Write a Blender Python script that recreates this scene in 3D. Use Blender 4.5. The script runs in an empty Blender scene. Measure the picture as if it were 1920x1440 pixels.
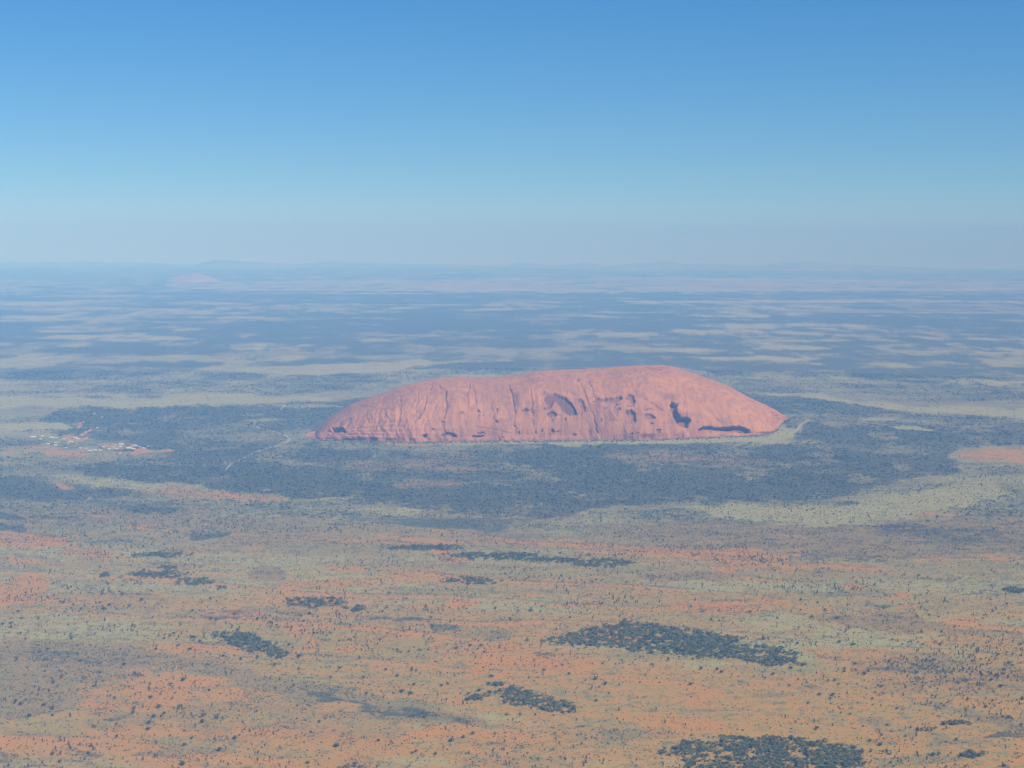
import bpy, math
import numpy as np
from math import radians, sin, cos, pi

rng = np.random.default_rng(7)
S = bpy.context.scene
COL = S.collection

# ------------------------------------------------------------------ camera
H = 1480.0            # metres above the plain
RE = 6.371e6          # the plain curves away with the earth
F = 3000.0            # focal length in photo pixels (1920 wide)
LEVEL = 432.0
PITCH = math.atan((720.0 - LEVEL) / F)
ROLL = radians(0.33)
r0 = np.array([1.0, 0, 0]); u0 = np.array([0, sin(PITCH), cos(PITCH)])
FWD = np.array([0, cos(PITCH), -sin(PITCH)])
RGT = cos(ROLL) * r0 + sin(ROLL) * u0
UPV = -sin(ROLL) * r0 + cos(ROLL) * u0
CAM = np.array([0, 0, H])
cd = bpy.data.cameras.new('camera')
cam = bpy.data.objects.new('camera', cd); COL.objects.link(cam)
import mathutils
M = mathutils.Matrix(((RGT[0], UPV[0], -FWD[0], 0), (RGT[1], UPV[1], -FWD[1], 0),
                      (RGT[2], UPV[2], -FWD[2], H), (0, 0, 0, 1)))
cam.matrix_world = M
cd.sensor_width = 36.0; cd.lens = 36.0 * F / 1920.0
cd.clip_start = 5.0; cd.clip_end = 600000.0
S.camera = cam

# ------------------------------------------------------------------ light
SUN_EL, SUN_AZ = radians(48), radians(128)      # azimuth clockwise from +Y
sunv = np.array([sin(SUN_AZ) * cos(SUN_EL), cos(SUN_AZ) * cos(SUN_EL), sin(SUN_EL)])
w = bpy.data.worlds.new('World'); S.world = w; w.use_nodes = True
nt = w.node_tree
bg = nt.nodes['Background']
sky = nt.nodes.new('ShaderNodeTexSky'); sky.sky_type = 'NISHITA'; sky.sun_disc = False
sky.sun_elevation = SUN_EL; sky.sun_rotation = SUN_AZ
sky.altitude = 1500; sky.air_density = 1.4; sky.dust_density = 0.3; sky.ozone_density = 10.0
hsv = nt.nodes.new('ShaderNodeHueSaturation'); hsv.inputs['Saturation'].default_value = 1.2; hsv.inputs['Hue'].default_value = 0.502
# the camera flies high: its sky reaches 1.2 degrees below eye level, down to the horizon
tco = nt.nodes.new('ShaderNodeTexCoord'); va = nt.nodes.new('ShaderNodeVectorMath'); va.operation = 'ADD'; va.inputs[1].default_value = (0, 0, 0.052)
vn = nt.nodes.new('ShaderNodeVectorMath'); vn.operation = 'NORMALIZE'
nt.links.new(tco.outputs['Generated'], va.inputs[0]); nt.links.new(va.outputs[0], vn.inputs[0]); nt.links.new(vn.outputs[0], sky.inputs[0])
nt.links.new(sky.outputs[0], hsv.inputs['Color']); nt.links.new(hsv.outputs[0], bg.inputs[0]); bg.inputs[1].default_value = 0.104
ld = bpy.data.lights.new('sun', 'SUN'); ld.energy = 5.0; ld.angle = radians(0.5); ld.color = (1.0, 0.955, 0.88)
lo = bpy.data.objects.new('sun', ld); COL.objects.link(lo)
lo.rotation_euler = mathutils.Vector(sunv).to_track_quat('Z', 'Y').to_euler()
lo.location = (0, 0, 3000)
S.view_settings.view_transform = 'Standard'; S.view_settings.look = 'None'
S.view_settings.exposure = 0.10; S.view_settings.gamma = 1.0
HAZE_DENSITY = 4.7e-5
HAZE_COLOR = (0.162, 0.480, 1.0)

# ------------------------------------------------------------------ numeric helpers
def hashn(ix, iy, seed):
    h = (ix.astype(np.int64) * 374761393 + iy.astype(np.int64) * 668265263 + seed * 1274126177) & 0xffffffff
    h = ((h ^ (h >> 13)) * 1274126177) & 0xffffffff
    h = h ^ (h >> 16)
    return (h & 0xffffff) / float(0xffffff)
def vnoise(x, y, seed):
    ix = np.floor(x); iy = np.floor(y); fx = x - ix; fy = y - iy
    fx = fx * fx * (3 - 2 * fx); fy = fy * fy * (3 - 2 * fy)
    a = hashn(ix, iy, seed); b = hashn(ix + 1, iy, seed); c = hashn(ix, iy + 1, seed); d = hashn(ix + 1, iy + 1, seed)
    return (a * (1 - fx) + b * fx) * (1 - fy) + (c * (1 - fx) + d * fx) * fy
def fbm(x, y, seed, octaves=5, gain=.5):
    s = 0; a = 1.0; t = 0
    for o in range(octaves):
        s = s + a * vnoise(x * 2 ** o + 17.3 * o, y * 2 ** o - 9.1 * o, seed + o); t += a; a *= gain
    return s / t
def sstep(a, b, x):
    t = np.clip((x - a) / (b - a), 0, 1); return t * t * (3 - 2 * t)
def gz(x, y): return -(x * x + y * y) / (2 * RE)
def project(P):
    d = P - CAM
    f = d @ FWD
    f = np.where(np.abs(f) < 1e-3, 1e-3, f)
    x = 960 + F * (d @ RGT) / f; y = 720 - F * (d @ UPV) / f
    bad = f <= 0
    return np.where(bad, -9e4, x), np.where(bad, 9e4, y)
def ground_at(px, py):
    """point of the curved plain seen at a photo pixel"""
    px = np.asarray(px, float); py = np.asarray(py, float)
    d = FWD + ((px - 960) / F)[..., None] * RGT + ((720 - py) / F)[..., None] * UPV
    dz = d[..., 2]; hh = d[..., 0] ** 2 + d[..., 1] ** 2
    A = hh / (2 * RE); B = dz; C = H
    disc = np.maximum(B * B - 4 * A * C, 0)
    t = (-B - np.sqrt(disc)) / (2 * A)
    P = CAM + t[..., None] * d
    P[..., 2] = gz(P[..., 0], P[..., 1])
    return P

def mesh_np(name, V, Fc, mats, parent=None, matidx=None, smooth=False, attrs=None):
    me = bpy.data.meshes.new(name)
    V = np.asarray(V, np.float32); Fc = np.asarray(Fc, np.int32)
    k = Fc.shape[1]; n = len(Fc)
    me.vertices.add(len(V)); me.vertices.foreach_set('co', V.ravel())
    me.loops.add(n * k); me.loops.foreach_set('vertex_index', Fc.ravel())
    me.polygons.add(n); me.polygons.foreach_set('loop_start', np.arange(0, n * k, k, dtype=np.int32))
    if smooth: me.polygons.foreach_set('use_smooth', np.ones(n, bool))
    else: me.polygons.foreach_set('use_smooth', np.zeros(n, bool))
    for m in (mats if isinstance(mats, (list, tuple)) else [mats]): me.materials.append(m)
    if matidx is not None: me.polygons.foreach_set('material_index', np.asarray(matidx, np.int32))
    me.update(calc_edges=True)
    for an, av in (attrs or {}).items():
        a = me.attributes.new(an, 'FLOAT', 'POINT'); a.data.foreach_set('value', np.asarray(av, np.float32))
    o = bpy.data.objects.new(name, me); COL.objects.link(o)
    if parent: o.parent = parent
    return o
def tag(o, label=None, cat=None, group=None, kind=None):
    if label: o['label'] = label
    if cat: o['category'] = cat
    if group: o['group'] = group
    if kind: o['kind'] = kind
    return o
def empty(name, loc, label, cat, group=None, rz=0):
    o = bpy.data.objects.new(name, None); COL.objects.link(o)
    o.location = loc; o.rotation_euler = (0, 0, rz); o.empty_display_size = 5
    return tag(o, label, cat, group)

# ------------------------------------------------------------------ materials
class NB:
    def __init__(s, name, rough=.9):
        s.m = bpy.data.materials.new(name); s.m.use_nodes = True
        s.t = s.m.node_tree; s.b = s.t.nodes['Principled BSDF']
        s.b.inputs['Roughness'].default_value = rough
        s.b.inputs['Specular IOR Level'].default_value = 0.1
    def n(s, typ, **k):
        q = s.t.nodes.new(typ)
        for a, v in k.items(): setattr(q, a, v)
        return q
    def l(s, a, b): s.t.links.new(a, b)
    def put(s, sock, v):
        if hasattr(v, 'is_output') or isinstance(v, bpy.types.NodeSocket): s.l(v, sock)
        else: sock.default_value = v
    def math(s, op, a, b=0.0, c=None, clamp=False):
        q = s.n('ShaderNodeMath', operation=op); q.use_clamp = clamp
        s.put(q.inputs[0], a); s.put(q.inputs[1], b)
        if c is not None: s.put(q.inputs[2], c)
        return q.outputs[0]
    def mix(s, f, a, b):
        q = s.n('ShaderNodeMix', data_type='RGBA')
        s.put(q.inputs[0], f)
        for i, v in ((6, a), (7, b)):
            if isinstance(v, tuple): v = (*v, 1) if len(v) == 3 else v
            s.put(q.inputs[i], v)
        return q.outputs[2]
    def noise(s, vec, scale, detail=4, rough=.55, dist=0.0):
        q = s.n('ShaderNodeTexNoise'); s.l(vec, q.inputs['Vector'])
        q.inputs['Scale'].default_value = scale; q.inputs['Detail'].default_value = detail
        q.inputs['Roughness'].default_value = rough; q.inputs['Distortion'].default_value = dist
        return q.outputs['Fac']
    def attr(s, name):
        q = s.n('ShaderNodeAttribute', attribute_name=name); return q.outputs['Fac']
    def pos(s): return s.n('ShaderNodeNewGeometry').outputs['Position']
    def mapping(s, vec, scale=(1, 1, 1), rot=(0, 0, 0)):
        q = s.n('ShaderNodeMapping'); s.l(vec, q.inputs[0])
        q.inputs['Scale'].default_value = scale; q.inputs['Rotation'].default_value = rot
        return q.outputs[0]
    def ramp01(s, v, lo, hi):     # clamp((v-lo)/(hi-lo))
        q = s.n('ShaderNodeMapRange'); q.interpolation_type = 'SMOOTHSTEP'
        s.put(q.inputs[0], v); s.put(q.inputs[1], lo); s.put(q.inputs[2], hi)
        return q.outputs[0]
    def color(s, c):
        s.put(s.b.inputs['Base Color'], (*c, 1) if isinstance(c, tuple) else c)

def cover(nb, mask, noi, soft):
    """patch cover: noise thresholded by a 0..1 mask"""
    thr = nb.math('MULTIPLY_ADD', mask, 0.30, 0.345)
    d = nb.math('SUBTRACT', thr, noi)
    return nb.ramp01(d, -soft, soft)

def ground_material():
    g = NB('desert_ground', .95)
    P = g.pos()
    streak = g.mapping(P, (0.6, 1.6, 1), (0, 0, radians(12)))
    n_big = g.noise(P, 1 / 900, 7, .66)
    n_mid = g.noise(streak, 1 / 190, 7, .72)
    n_fine = g.noise(P, 1 / 46, 5, .7)
    n_tiny = g.noise(P, 1 / 9, 3, .6)
    n_str = g.noise(streak, 1 / 420, 8, .70, .8)
    D, R, Pm, Sc = g.attr('wood'), g.attr('sand'), g.attr('pale'), g.attr('scrub')
    grass = g.mix(g.ramp01(n_str, .36, .64), (0.285, 0.225, 0.062), (0.375, 0.215, 0.044))
    grass = g.mix(g.ramp01(n_mid, .50, .66), grass, (0.225, 0.205, 0.080))
    grass = g.mix(g.math('MULTIPLY', g.ramp01(n_fine, .50, .68), .6), grass, (0.105, 0.098, 0.055))
    grass = g.mix(g.math('MULTIPLY', g.math('SUBTRACT', 1.0, g.attr('warm')), .85), grass, g.mix(g.ramp01(n_mid, .42, .60), (0.240, 0.225, 0.110), (0.165, 0.155, 0.082)))
    palec = g.mix(g.ramp01(n_mid, .35, .65), (0.30, 0.285, 0.112), (0.31, 0.26, 0.10))
    nP = g.math('MULTIPLY_ADD', n_mid, .45, g.math('MULTIPLY', n_fine, .55))
    c = g.mix(cover(g, Pm, nP, .07), grass, palec)
    # scrub: grey-mauve low bushes with sand between them
    scol = g.mix(g.ramp01(n_tiny, .42, .60), (0.28, 0.185, 0.066), (0.155, 0.138, 0.066))
    nS = g.math('MULTIPLY_ADD', n_mid, .4, g.math('MULTIPLY', n_fine, .6))
    c = g.mix(g.math('MULTIPLY', cover(g, Sc, nS, .06), .75), c, scol)
    # bare red sand
    rcol = g.mix(g.ramp01(n_mid, .35, .65), (0.46, 0.190, 0.030), (0.395, 0.205, 0.042))
    nR = g.math('MULTIPLY_ADD', n_str, .45, g.math('MULTIPLY', n_fine, .55))
    c = g.mix(g.math('MULTIPLY', cover(g, R, nR, .06), .78), c, rcol)
    # litter, small bushes
    c = g.mix(g.math('MULTIPLY', g.ramp01(n_tiny, .54, .68), .42), c, (0.085, 0.075, 0.045))
    # woodland floor and closed canopy
    nD = g.math('MULTIPLY_ADD', n_mid, .36, g.math('MULTIPLY_ADD', n_fine, .46, g.math('MULTIPLY', n_big, .18)))
    wcol = g.mix(g.ramp01(n_tiny, .4, .62), (0.052, 0.060, 0.036), (0.130, 0.132, 0.082))
    c = g.mix(g.math('MULTIPLY', cover(g, D, nD, .045), .92), c, wcol)
    g.color(c)
    bp = g.n('ShaderNodeBump'); bp.inputs['Strength'].default_value = .35; bp.inputs['Distance'].default_value = 4
    g.l(n_fine, bp.inputs['Height']); g.l(bp.outputs[0], g.b.inputs['Normal'])
    return g.m

def rock_material():
    g = NB('red_sandstone', .9)
    tc = g.n('ShaderNodeTexCoord').outputs['Object']
    n1 = g.noise(tc, 1 / 260, 5, .6)
    n2 = g.noise(g.mapping(tc, (1, .6, .22)), 1 / 38, 4, .6)     # streaks running down the face
    n3 = g.noise(tc, 1 / 14, 4, .65)
    c = g.mix(g.ramp01(n1, .34, .66), (0.465, 0.210, 0.078), (0.385, 0.176, 0.074))
    n4 = g.noise(g.mapping(tc, (1, .5, .26)), 1 / 75, 6, .7)
    c = g.mix(g.math('MULTIPLY', g.ramp01(n4, .46, .68), .6), c, (0.30, 0.125, 0.080))
    c = g.mix(g.math('MULTIPLY', g.ramp01(n2, .45, .66), .7), c, (0.27, 0.120, 0.075))
    c = g.mix(g.math('MULTIPLY', g.ramp01(n3, .52, .72), .3), c, (0.54, 0.24, 0.11))
    st = g.attr('stain_shade')  # water stains, plus shade painted into caves, hollows and grooves
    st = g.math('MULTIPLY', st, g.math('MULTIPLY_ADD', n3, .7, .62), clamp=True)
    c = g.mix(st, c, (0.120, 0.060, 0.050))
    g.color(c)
    bp = g.n('ShaderNodeBump'); bp.inputs['Strength'].default_value = .9; bp.inputs['Distance'].default_value = 14
    g.l(g.math('MULTIPLY_ADD', n3, .5, n2), bp.inputs['Height']); g.l(bp.outputs[0], g.b.inputs['Normal'])
    return g.m

def plain(name, c1, c2=None, scale=.5, rough=.85, sp=.1):
    g = NB(name, rough); g.b.inputs['Specular IOR Level'].default_value = sp
    if c2:
        tc = g.n('ShaderNodeTexCoord').outputs['Object']
        g.color(g.mix(g.ramp01(g.noise(tc, scale, 4, .6), .35, .65), c1, c2))
    else: g.color(c1)
    return g.m
def foliage(name, c1, c2, scale):
    g = NB(name, .8)
    P = g.pos()
    g.color(g.mix(g.ramp01(g.noise(P, scale, 2, .6), .36, .64), c1, c2))
    return g.m
M_GROUND = ground_material(); M_ROCK = rock_material()
M_MULGA = foliage('mulga_leaves', (0.040, 0.052, 0.014), (0.150, 0.150, 0.048), 1 / 15)
M_OAK = foliage('oak_leaves', (0.045, 0.046, 0.016), (0.120, 0.108, 0.045), 1 / 9)
M_ROUND = foliage('gum_leaves', (0.038, 0.048, 0.015), (0.120, 0.122, 0.045), 1 / 6)
M_FARWOOD = foliage('far_wood_leaves', (0.030, 0.040, 0.022), (0.140, 0.145, 0.080), 1 / 26)
M_TUFT = foliage('scrub_leaves', (0.055, 0.058, 0.030), (0.135, 0.120, 0.062), 1 / 50)
M_BARK = plain('bark', (0.09, 0.065, 0.05), (0.05, 0.04, 0.032), .8)
M_TRACK = plain('track_dust', (0.37, 0.32, 0.20), (0.30, 0.26, 0.16), 1 / 60)
M_REDTRACK = plain('red_track_dust', (0.48, 0.22, 0.10), (0.42, 0.20, 0.09), 1 / 60)
M_HILL = plain('far_hill_rock', (0.27, 0.23, 0.19), (0.17, 0.15, 0.12), 1 / 700)
M_PALEHILL = plain('pale_dome_rock', (0.36, 0.24, 0.17), (0.26, 0.18, 0.13), 1 / 500)

# ------------------------------------------------------------------ what grows where (photo-traced outlines laid on the plain)
# values: wood, sand, pale, scrub ; None keeps what is there
T = dict(wood=(.78, 0, None, 0), woodish=(.70, 0, None, 0), half=(.55, None, None, None), third=(.38, None, None, None),
         open=(.12, None, .4, 0), pale=(.18, 0, .8, 0), palemix=(.49, 0, .6, 0), pinkpale=(.26, .22, .7, 0),
         sand=(.05, .92, 0, .1), sandish=(.12, .60, .1, .25), scrub=(.16, .15, .1, .80), scrubsand=(.14, .50, .1, .60),
         grass=(.0, .1, .1, 0), rose=(.26, .62, .4, .2), tan=(.0, .50, 0, 0), redspeck=(.52, .5, .4, 0), greenish=(.45, 0, .3, 0))
PATCH = [  # (type, softness, polygon) or (type, softness, ('e', cx, cy, rx, ry))
 # --- far plain
 ('half', 6, [(-900, 480), (2900, 480), (2900, 690), (-900, 690)]),
 ('half', 8, [(-900, 470), (2900, 470), (2900, 524), (-900, 524)]), ('palemix', 8, ('e', 620, 521, 60, 2)), ('palemix', 8, ('e', 60, 528, 160, 3)), ('palemix', 8, ('e', 1150, 513, 120, 2)),
 ('pinkpale', 10, [(300, 531), (700, 524), (1100, 519), (1500, 522), (2400, 533), (2400, 541), (1600, 546), (1200, 547), (900, 547), (520, 546), (330, 541)]),
 ('palemix', 10, [(-200, 535), (260, 528), (300, 540), (120, 548), (-200, 552)]),
 ('wood', 8, [(-300, 553), (140, 557), (400, 549), (420, 553), (280, 560), (-300, 566)]),
 ('pale', 6, ('e', 210, 555, 90, 1.6)), ('pale', 6, ('e', 60, 569, 95, 3)), ('palemix', 8, ('e', 120, 583, 200, 8)),
 ('palemix', 8, ('e', 420, 585, 160, 9)),
 ('wood', 8, [(420, 549), (1500, 549), (2500, 556), (2500, 564), (1700, 560), (1330, 564), (1000, 572), (800, 571), (420, 566), (250, 562)]),
 ('pale', 6, ('e', 400, 569, 75, 2.2)), ('palemix', 6, ('e', 500, 573, 90, 3)), ('palemix', 6, ('e', 740, 578, 110, 3.5)), ('pale', 5, ('e', 640, 550, 160, 1.2)),
 ('palemix', 6, ('e', 1100, 569, 160, 6)), ('pale', 5, ('e', 1270, 566, 110, 1.5)), ('pale', 5, ('e', 1600, 565, 260, 2.0)),
 ('palemix', 6, ('e', 1480, 577, 160, 7)), ('palemix', 6, ('e', 1780, 590, 260, 4)), ('pale', 5, ('e', 1890, 565, 60, 2)),
 ('wood', 8, [(560, 585), (900, 583), (1200, 572), (1380, 585), (1380, 600), (1330, 625), (1200, 622), (1000, 628), (760, 632), (620, 645), (560, 640), (430, 655), (300, 668), (180, 665), (70, 655), (100, 645), (330, 636), (400, 620), (430, 604)]),
 ('wood', 8, [(-200, 602), (60, 602), (110, 612), (90, 632), (-200, 638)]),
 ('palemix', 6, ('e', 100, 618, 60, 5)), ('palemix', 6, ('e', 450, 595, 120, 3)), ('pale', 5, ('e', 1140, 594, 50, 1.5)),
 ('wood', 8, [(1400, 597), (1560, 588), (1920, 590), (2400, 585), (2400, 620), (1920, 626), (1800, 632), (1740, 620), (1560, 604)]),
 ('palemix', 6, ('e', 1390, 625, 150, 9)), ('palemix', 6, ('e', 1640, 615, 130, 6)), ('pale', 5, ('e', 1560, 638, 130, 2)),
 ('palemix', 6, ('e', 1180, 629, 110, 4)), ('pale', 5, ('e', 1880, 628, 70, 3)), ('pale', 5, ('e', 210, 634, 160, 4)),
 ('palemix', 6, ('e', 60, 648, 110, 8)), ('palemix', 6, ('e', 500, 650, 90, 8)), ('palemix', 6, ('e', 1560, 655, 120, 4)), ('pale', 5, ('e', 1420, 672, 120, 4)),
 ('palemix', 6, ('e', 1850, 652, 140, 9)), ('pale', 5, ('e', 1900, 662, 60, 3)), ('palemix', 6, ('e', 1700, 668, 150, 4)),
 ('greenish', 8, [(600, 650), (900, 640), (1200, 650), (1300, 670), (1100, 680), (800, 672), (620, 672)]),
 ('palemix', 8, [(-300, 663), (140, 664), (260, 672), (560, 665), (620, 678), (940, 672), (980, 690), (900, 702), (700, 720), (500, 745), (-300, 745)]),
 ('wood', 5, [(120, 684), (260, 680), (280, 675), (380, 678), (415, 685), (330, 690), (230, 687)]),
 ('wood', 5, [(790, 690), (830, 683), (950, 677), (945, 684), (880, 694)]),
 ('pale', 6, [(440, 690), (620, 683), (780, 677), (945, 673), (960, 676), (790, 685), (700, 698), (520, 706)]),
 ('pale', 6, ('e', 300, 670, 85, 3)), ('half', 8, ('e', 220, 708, 260, 9)), ('half', 8, ('e', 520, 720, 200, 8)),
 ('wood', 4, ('e', 165, 745, 36, 1.8)),
 ('pale', 8, [(-300, 745), (200, 748), (420, 740), (640, 742), (600, 752), (420, 757), (280, 765), (60, 762), (-300, 780)]),
 # right, beyond and beside the rock
 ('woodish', 8, [(1260, 676), (1500, 690), (1640, 660), (1800, 668), (1900, 680), (2300, 690), (2300, 705), (1500, 700), (1420, 704), (1340, 708)]),
 ('palemix', 10, [(1340, 706), (1440, 695), (1640, 705), (1920, 712), (2400, 715), (2400, 765), (1920, 752), (1640, 740), (1480, 742), (1370, 730)]),
 ('pinkpale', 6, ('e', 1850, 716, 90, 4)), ('wood', 5, ('e', 1725, 715, 26, 3)), ('wood', 5, ('e', 1695, 727, 20, 2)),
 ('wood', 8, [(1380, 738), (1500, 740), (1600, 752), (1640, 770), (1600, 800), (1480, 800), (1440, 770)]),
 ('greenish', 8, [(1560, 742), (1700, 730), (1850, 738), (1920, 745), (1920, 757), (1700, 757), (1600, 752)]),
 ('pale', 6, [(1440, 737), (1540, 741), (1600, 752), (1720, 760), (1920, 768), (2400, 770), (2400, 790), (1920, 785), (1760, 775), (1620, 765), (1560, 750), (1450, 742)]),
 ('half', 8, [(1480, 760), (1600, 768), (1760, 778), (2000, 792), (2400, 800), (2400, 820), (1500, 820)]),
 # --- the great dark woodland round the rock
 ('wood', 9, [(60, 784), (85, 769), (150, 764), (300, 765), (400, 758), (470, 757), (600, 752), (700, 745), (700, 830), (1470, 830), (1500, 800), (1620, 790), (1780, 806), (1920, 795), (2500, 790), (2500, 836), (1920, 838), (1850, 838), (1790, 848), (1780, 858), (1800, 868), (1790, 880), (1760, 893), (1700, 898), (1640, 912), (1600, 922), (1560, 938), (1420, 943), (1300, 943), (1160, 945), (1110, 957), (1060, 968), (850, 968), (800, 962), (760, 955), (700, 948), (620, 942), (540, 930), (420, 916), (300, 906), (180, 898), (150, 885), (170, 865), (300, 852), (200, 846), (130, 835), (100, 812)]),
 ('palemix', 6, [(-200, 768), (60, 780), (85, 778), (60, 786), (130, 796), (110, 815), (60, 820), (-200, 850)]),
 ('pale', 5, ('e', 60, 800, 60, 8)), ('half', 6, ('e', 20, 812, 50, 6)),
 ('greenish', 9, [(340, 800), (440, 792), (470, 800), (600, 818), (560, 835), (470, 830), (360, 822)]),
 ('greenish', 9, [(-300, 815), (90, 815), (130, 838), (220, 848), (300, 854), (300, 862), (150, 868), (150, 890), (-300, 900)]),
 ('third', 6, ('e', 60, 870, 110, 12)),
 ('greenish', 9, [(540, 815), (800, 830), (1000, 832), (1000, 846), (800, 850), (660, 840), (560, 830)]),
 ('palemix', 5, ('e', 230, 873, 30, 3)), ('palemix', 5, ('e', 535, 760, 45, 3)), ('palemix', 5, ('e', 590, 762, 55, 4)), ('palemix', 5, ('e', 480, 787, 36, 3)),
 ('palemix', 6, [(545, 803), (600, 803), (600, 818), (560, 824), (545, 812)]),
 ('pale', 5, [(600, 820), (800, 827), (1060, 824), (1280, 820), (1400, 816), (1466, 810), (1490, 800), (1520, 808), (1500, 818), (1440, 826), (1300, 831), (1080, 835), (860, 836), (700, 831)]),
 ('sandish', 5, ('e', 790, 831, 75, 2.5)), ('palemix', 6, ('e', 1500, 797, 30, 7)),
 ('redspeck', 12, [(600, 868), (680, 860), (860, 848), (960, 858), (950, 885), (840, 892), (760, 880), (650, 880)]),
 ('redspeck', 12, [(720, 900), (800, 898), (900, 905), (840, 915), (760, 918)]),
 ('redspeck', 10, [(1130, 852), (1280, 848), (1420, 848), (1460, 862), (1440, 878), (1300, 878), (1170, 872)]),
 ('half', 8, [(1600, 842), (1800, 835), (1860, 840), (1780, 850), (1640, 856)]), ('half', 10, ('e', 1560, 886, 60, 5)),
 ('woodish', 10, ('e', 1680, 880, 110, 18)), ('half', 8, ('e', 280, 872, 70, 4)),
 ('redspeck', 5, ('e', 985, 952, 24, 2.5)), ('third', 5, ('e', 1305, 914, 10, 1.5)),
 ('pinkpale', 3, ('e', 1650, 786, 42, 2.6)), ('pinkpale', 3, ('e', 1697, 805, 32, 5)),
 ('rose', 8, [(1790, 852), (1830, 840), (2300, 836), (2300, 868), (1920, 870), (1850, 868), (1800, 860)]),
 ('palemix', 10, [(1800, 880), (1920, 872), (2300, 868), (2300, 905), (1850, 905), (1760, 900)]),
 # town ground
 ('sandish', 4, [(20, 836), (70, 838), (150, 842), (190, 850), (170, 856), (90, 855), (20, 848)]), ('wood', 3, ('e', 47, 852, 20, 1.6)),
 ('greenish', 4, ('e', 150, 830, 90, 12)), ('sandish', 4, ('e', 132, 822, 12, 8)), ('sandish', 4, ('e', 200, 833, 18, 4)), ('sandish', 4, ('e', 245, 835, 14, 3)),
 ('sandish', 4, ('e', 155, 846, 10, 8)), ('sand', 3, [(237, 851), (262, 842), (285, 843), (310, 849), (275, 853), (240, 856)]),
 # --- band between woodland and foreground
 ('palemix', 9, [(-300, 890), (60, 892), (150, 893), (300, 908), (430, 918), (520, 932), (700, 952), (850, 972), (1060, 972), (1160, 950), (1420, 947), (1560, 943), (1620, 925), (1760, 902), (2300, 900), (2300, 960), (1800, 975), (1600, 985), (1300, 975), (1100, 985), (700, 985), (300, 945), (-300, 960)]),
 ('pale', 8, [(120, 896), (250, 903), (380, 912), (400, 918), (250, 914), (150, 905)]),
 ('pale', 9, [(1300, 948), (1560, 950), (1760, 912), (1860, 905), (1900, 930), (1760, 960), (1600, 985), (1480, 982), (1350, 968)]),
 ('pale', 8, ('e', 720, 958, 70, 6)), ('pale', 6, ('e', 620, 935, 40, 3)),
 ('rose', 7, [(250, 916), (320, 914), (420, 920), (545, 932), (540, 944), (430, 942), (350, 932), (270, 924)]),
 ('woodish', 7, [(-200, 888), (60, 898), (110, 908), (250, 924), (240, 932), (170, 938), (60, 936), (-200, 935)]),
 ('sandish', 4, ('e', 118, 912, 16, 8)), ('sandish', 4, ('e', 172, 934, 8, 4)), 
 ('woodish', 7, [(185, 944), (270, 945), (350, 957), (300, 967), (250, 966), (230, 955)]),
 ('woodish', 6, ('e', 372, 998, 52, 11)), ('woodish', 5, ('e', 345, 976, 12, 4)), ('woodish', 6, ('e', 20, 990, 26, 8)), ('woodish', 6, ('e', 20, 967, 36, 5)), ('half', 6, ('e', 130, 974, 30, 4)),
 ('woodish', 7, [(760, 976), (900, 978), (980, 985), (950, 996), (860, 995), (770, 984)]),
 ('third', 9, ('e', 120, 1008, 130, 14)), ('third', 9, ('e', 560, 985, 120, 12)), ('third', 8, ('e', 1060, 985, 120, 12)), ('half', 8, ('e', 1220, 988, 110, 5)),
 ('scrub', 10, [(1080, 985), (1400, 978), (1560, 985), (1800, 975), (2000, 960), (2300, 970), (2300, 1050), (1920, 1035), (1750, 1040), (1500, 1030), (1300, 1030), (1180, 1010)]),
 ('half', 8, [(1600, 985), (1780, 980), (1880, 990), (1870, 1010), (1760, 1008), (1640, 1000)]), ('sandish', 5, ('e', 1760, 964, 70, 5)), ('pale', 5, ('e', 1530, 984, 110, 2.5)),
 ('third', 8, ('e', 1480, 1040, 160, 12)), ('third', 8, ('e', 1800, 1018, 110, 7)), ('sandish', 6, ('e', 1490, 1004, 30, 3)), ('sandish', 6, ('e', 1460, 1048, 30, 5)), ('sandish', 6, ('e', 1870, 1045, 60, 6)), ('sandish', 5, ('e', 1330, 1018, 22, 4)),
 ('scrub', 8, ('e', 470, 985, 60, 9)),
 # --- foreground
 ('sandish', 8, [(640, 1004), (820, 1005), (1100, 1012), (1140, 1020), (900, 1022), (660, 1018)]), ('sand', 6, ('e', 790, 1012, 40, 5)),
 ('grass', 9, [(660, 1045), (900, 1060), (1300, 1070), (1300, 1085), (900, 1078), (700, 1070)]),
 ('third', 9, ('e', 200, 1130, 120, 22)), ('third', 8, ('e', 150, 1090, 60, 9)), ('third', 7, ('e', 450, 1150, 160, 8)),
 ('sandish', 8, ('e', 160, 1035, 60, 7)), ('sand', 8, [(-200, 1098), (20, 1092), (60, 1072), (100, 1088), (95, 1110), (60, 1120), (20, 1140), (-200, 1150)]),
 ('sand', 7, ('e', 55, 1050, 30, 5)), ('sandish', 8, ('e', 100, 1130, 55, 14)), ('sandish', 6, ('e', 360, 1032, 70, 5)), ('tan', 6, ('e', 350, 1060, 24, 7)), ('sandish', 6, ('e', 480, 1030, 30, 5)),
 ('scrub', 8, ('e', 500, 1075, 45, 14)), ('sandish', 8, ('e', 600, 1095, 90, 8)),
 ('third', 8, ('e', 1550, 1110, 110, 8)), ('third', 8, ('e', 1390, 1145, 120, 8)), ('sandish', 8, ('e', 1420, 1138, 160, 6)), ('sandish', 7, ('e', 1490, 1068, 70, 5)), ('scrub', 8, ('e', 1300, 1080, 110, 8)), ('scrub', 7, ('e', 1550, 1072, 30, 6)),
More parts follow.
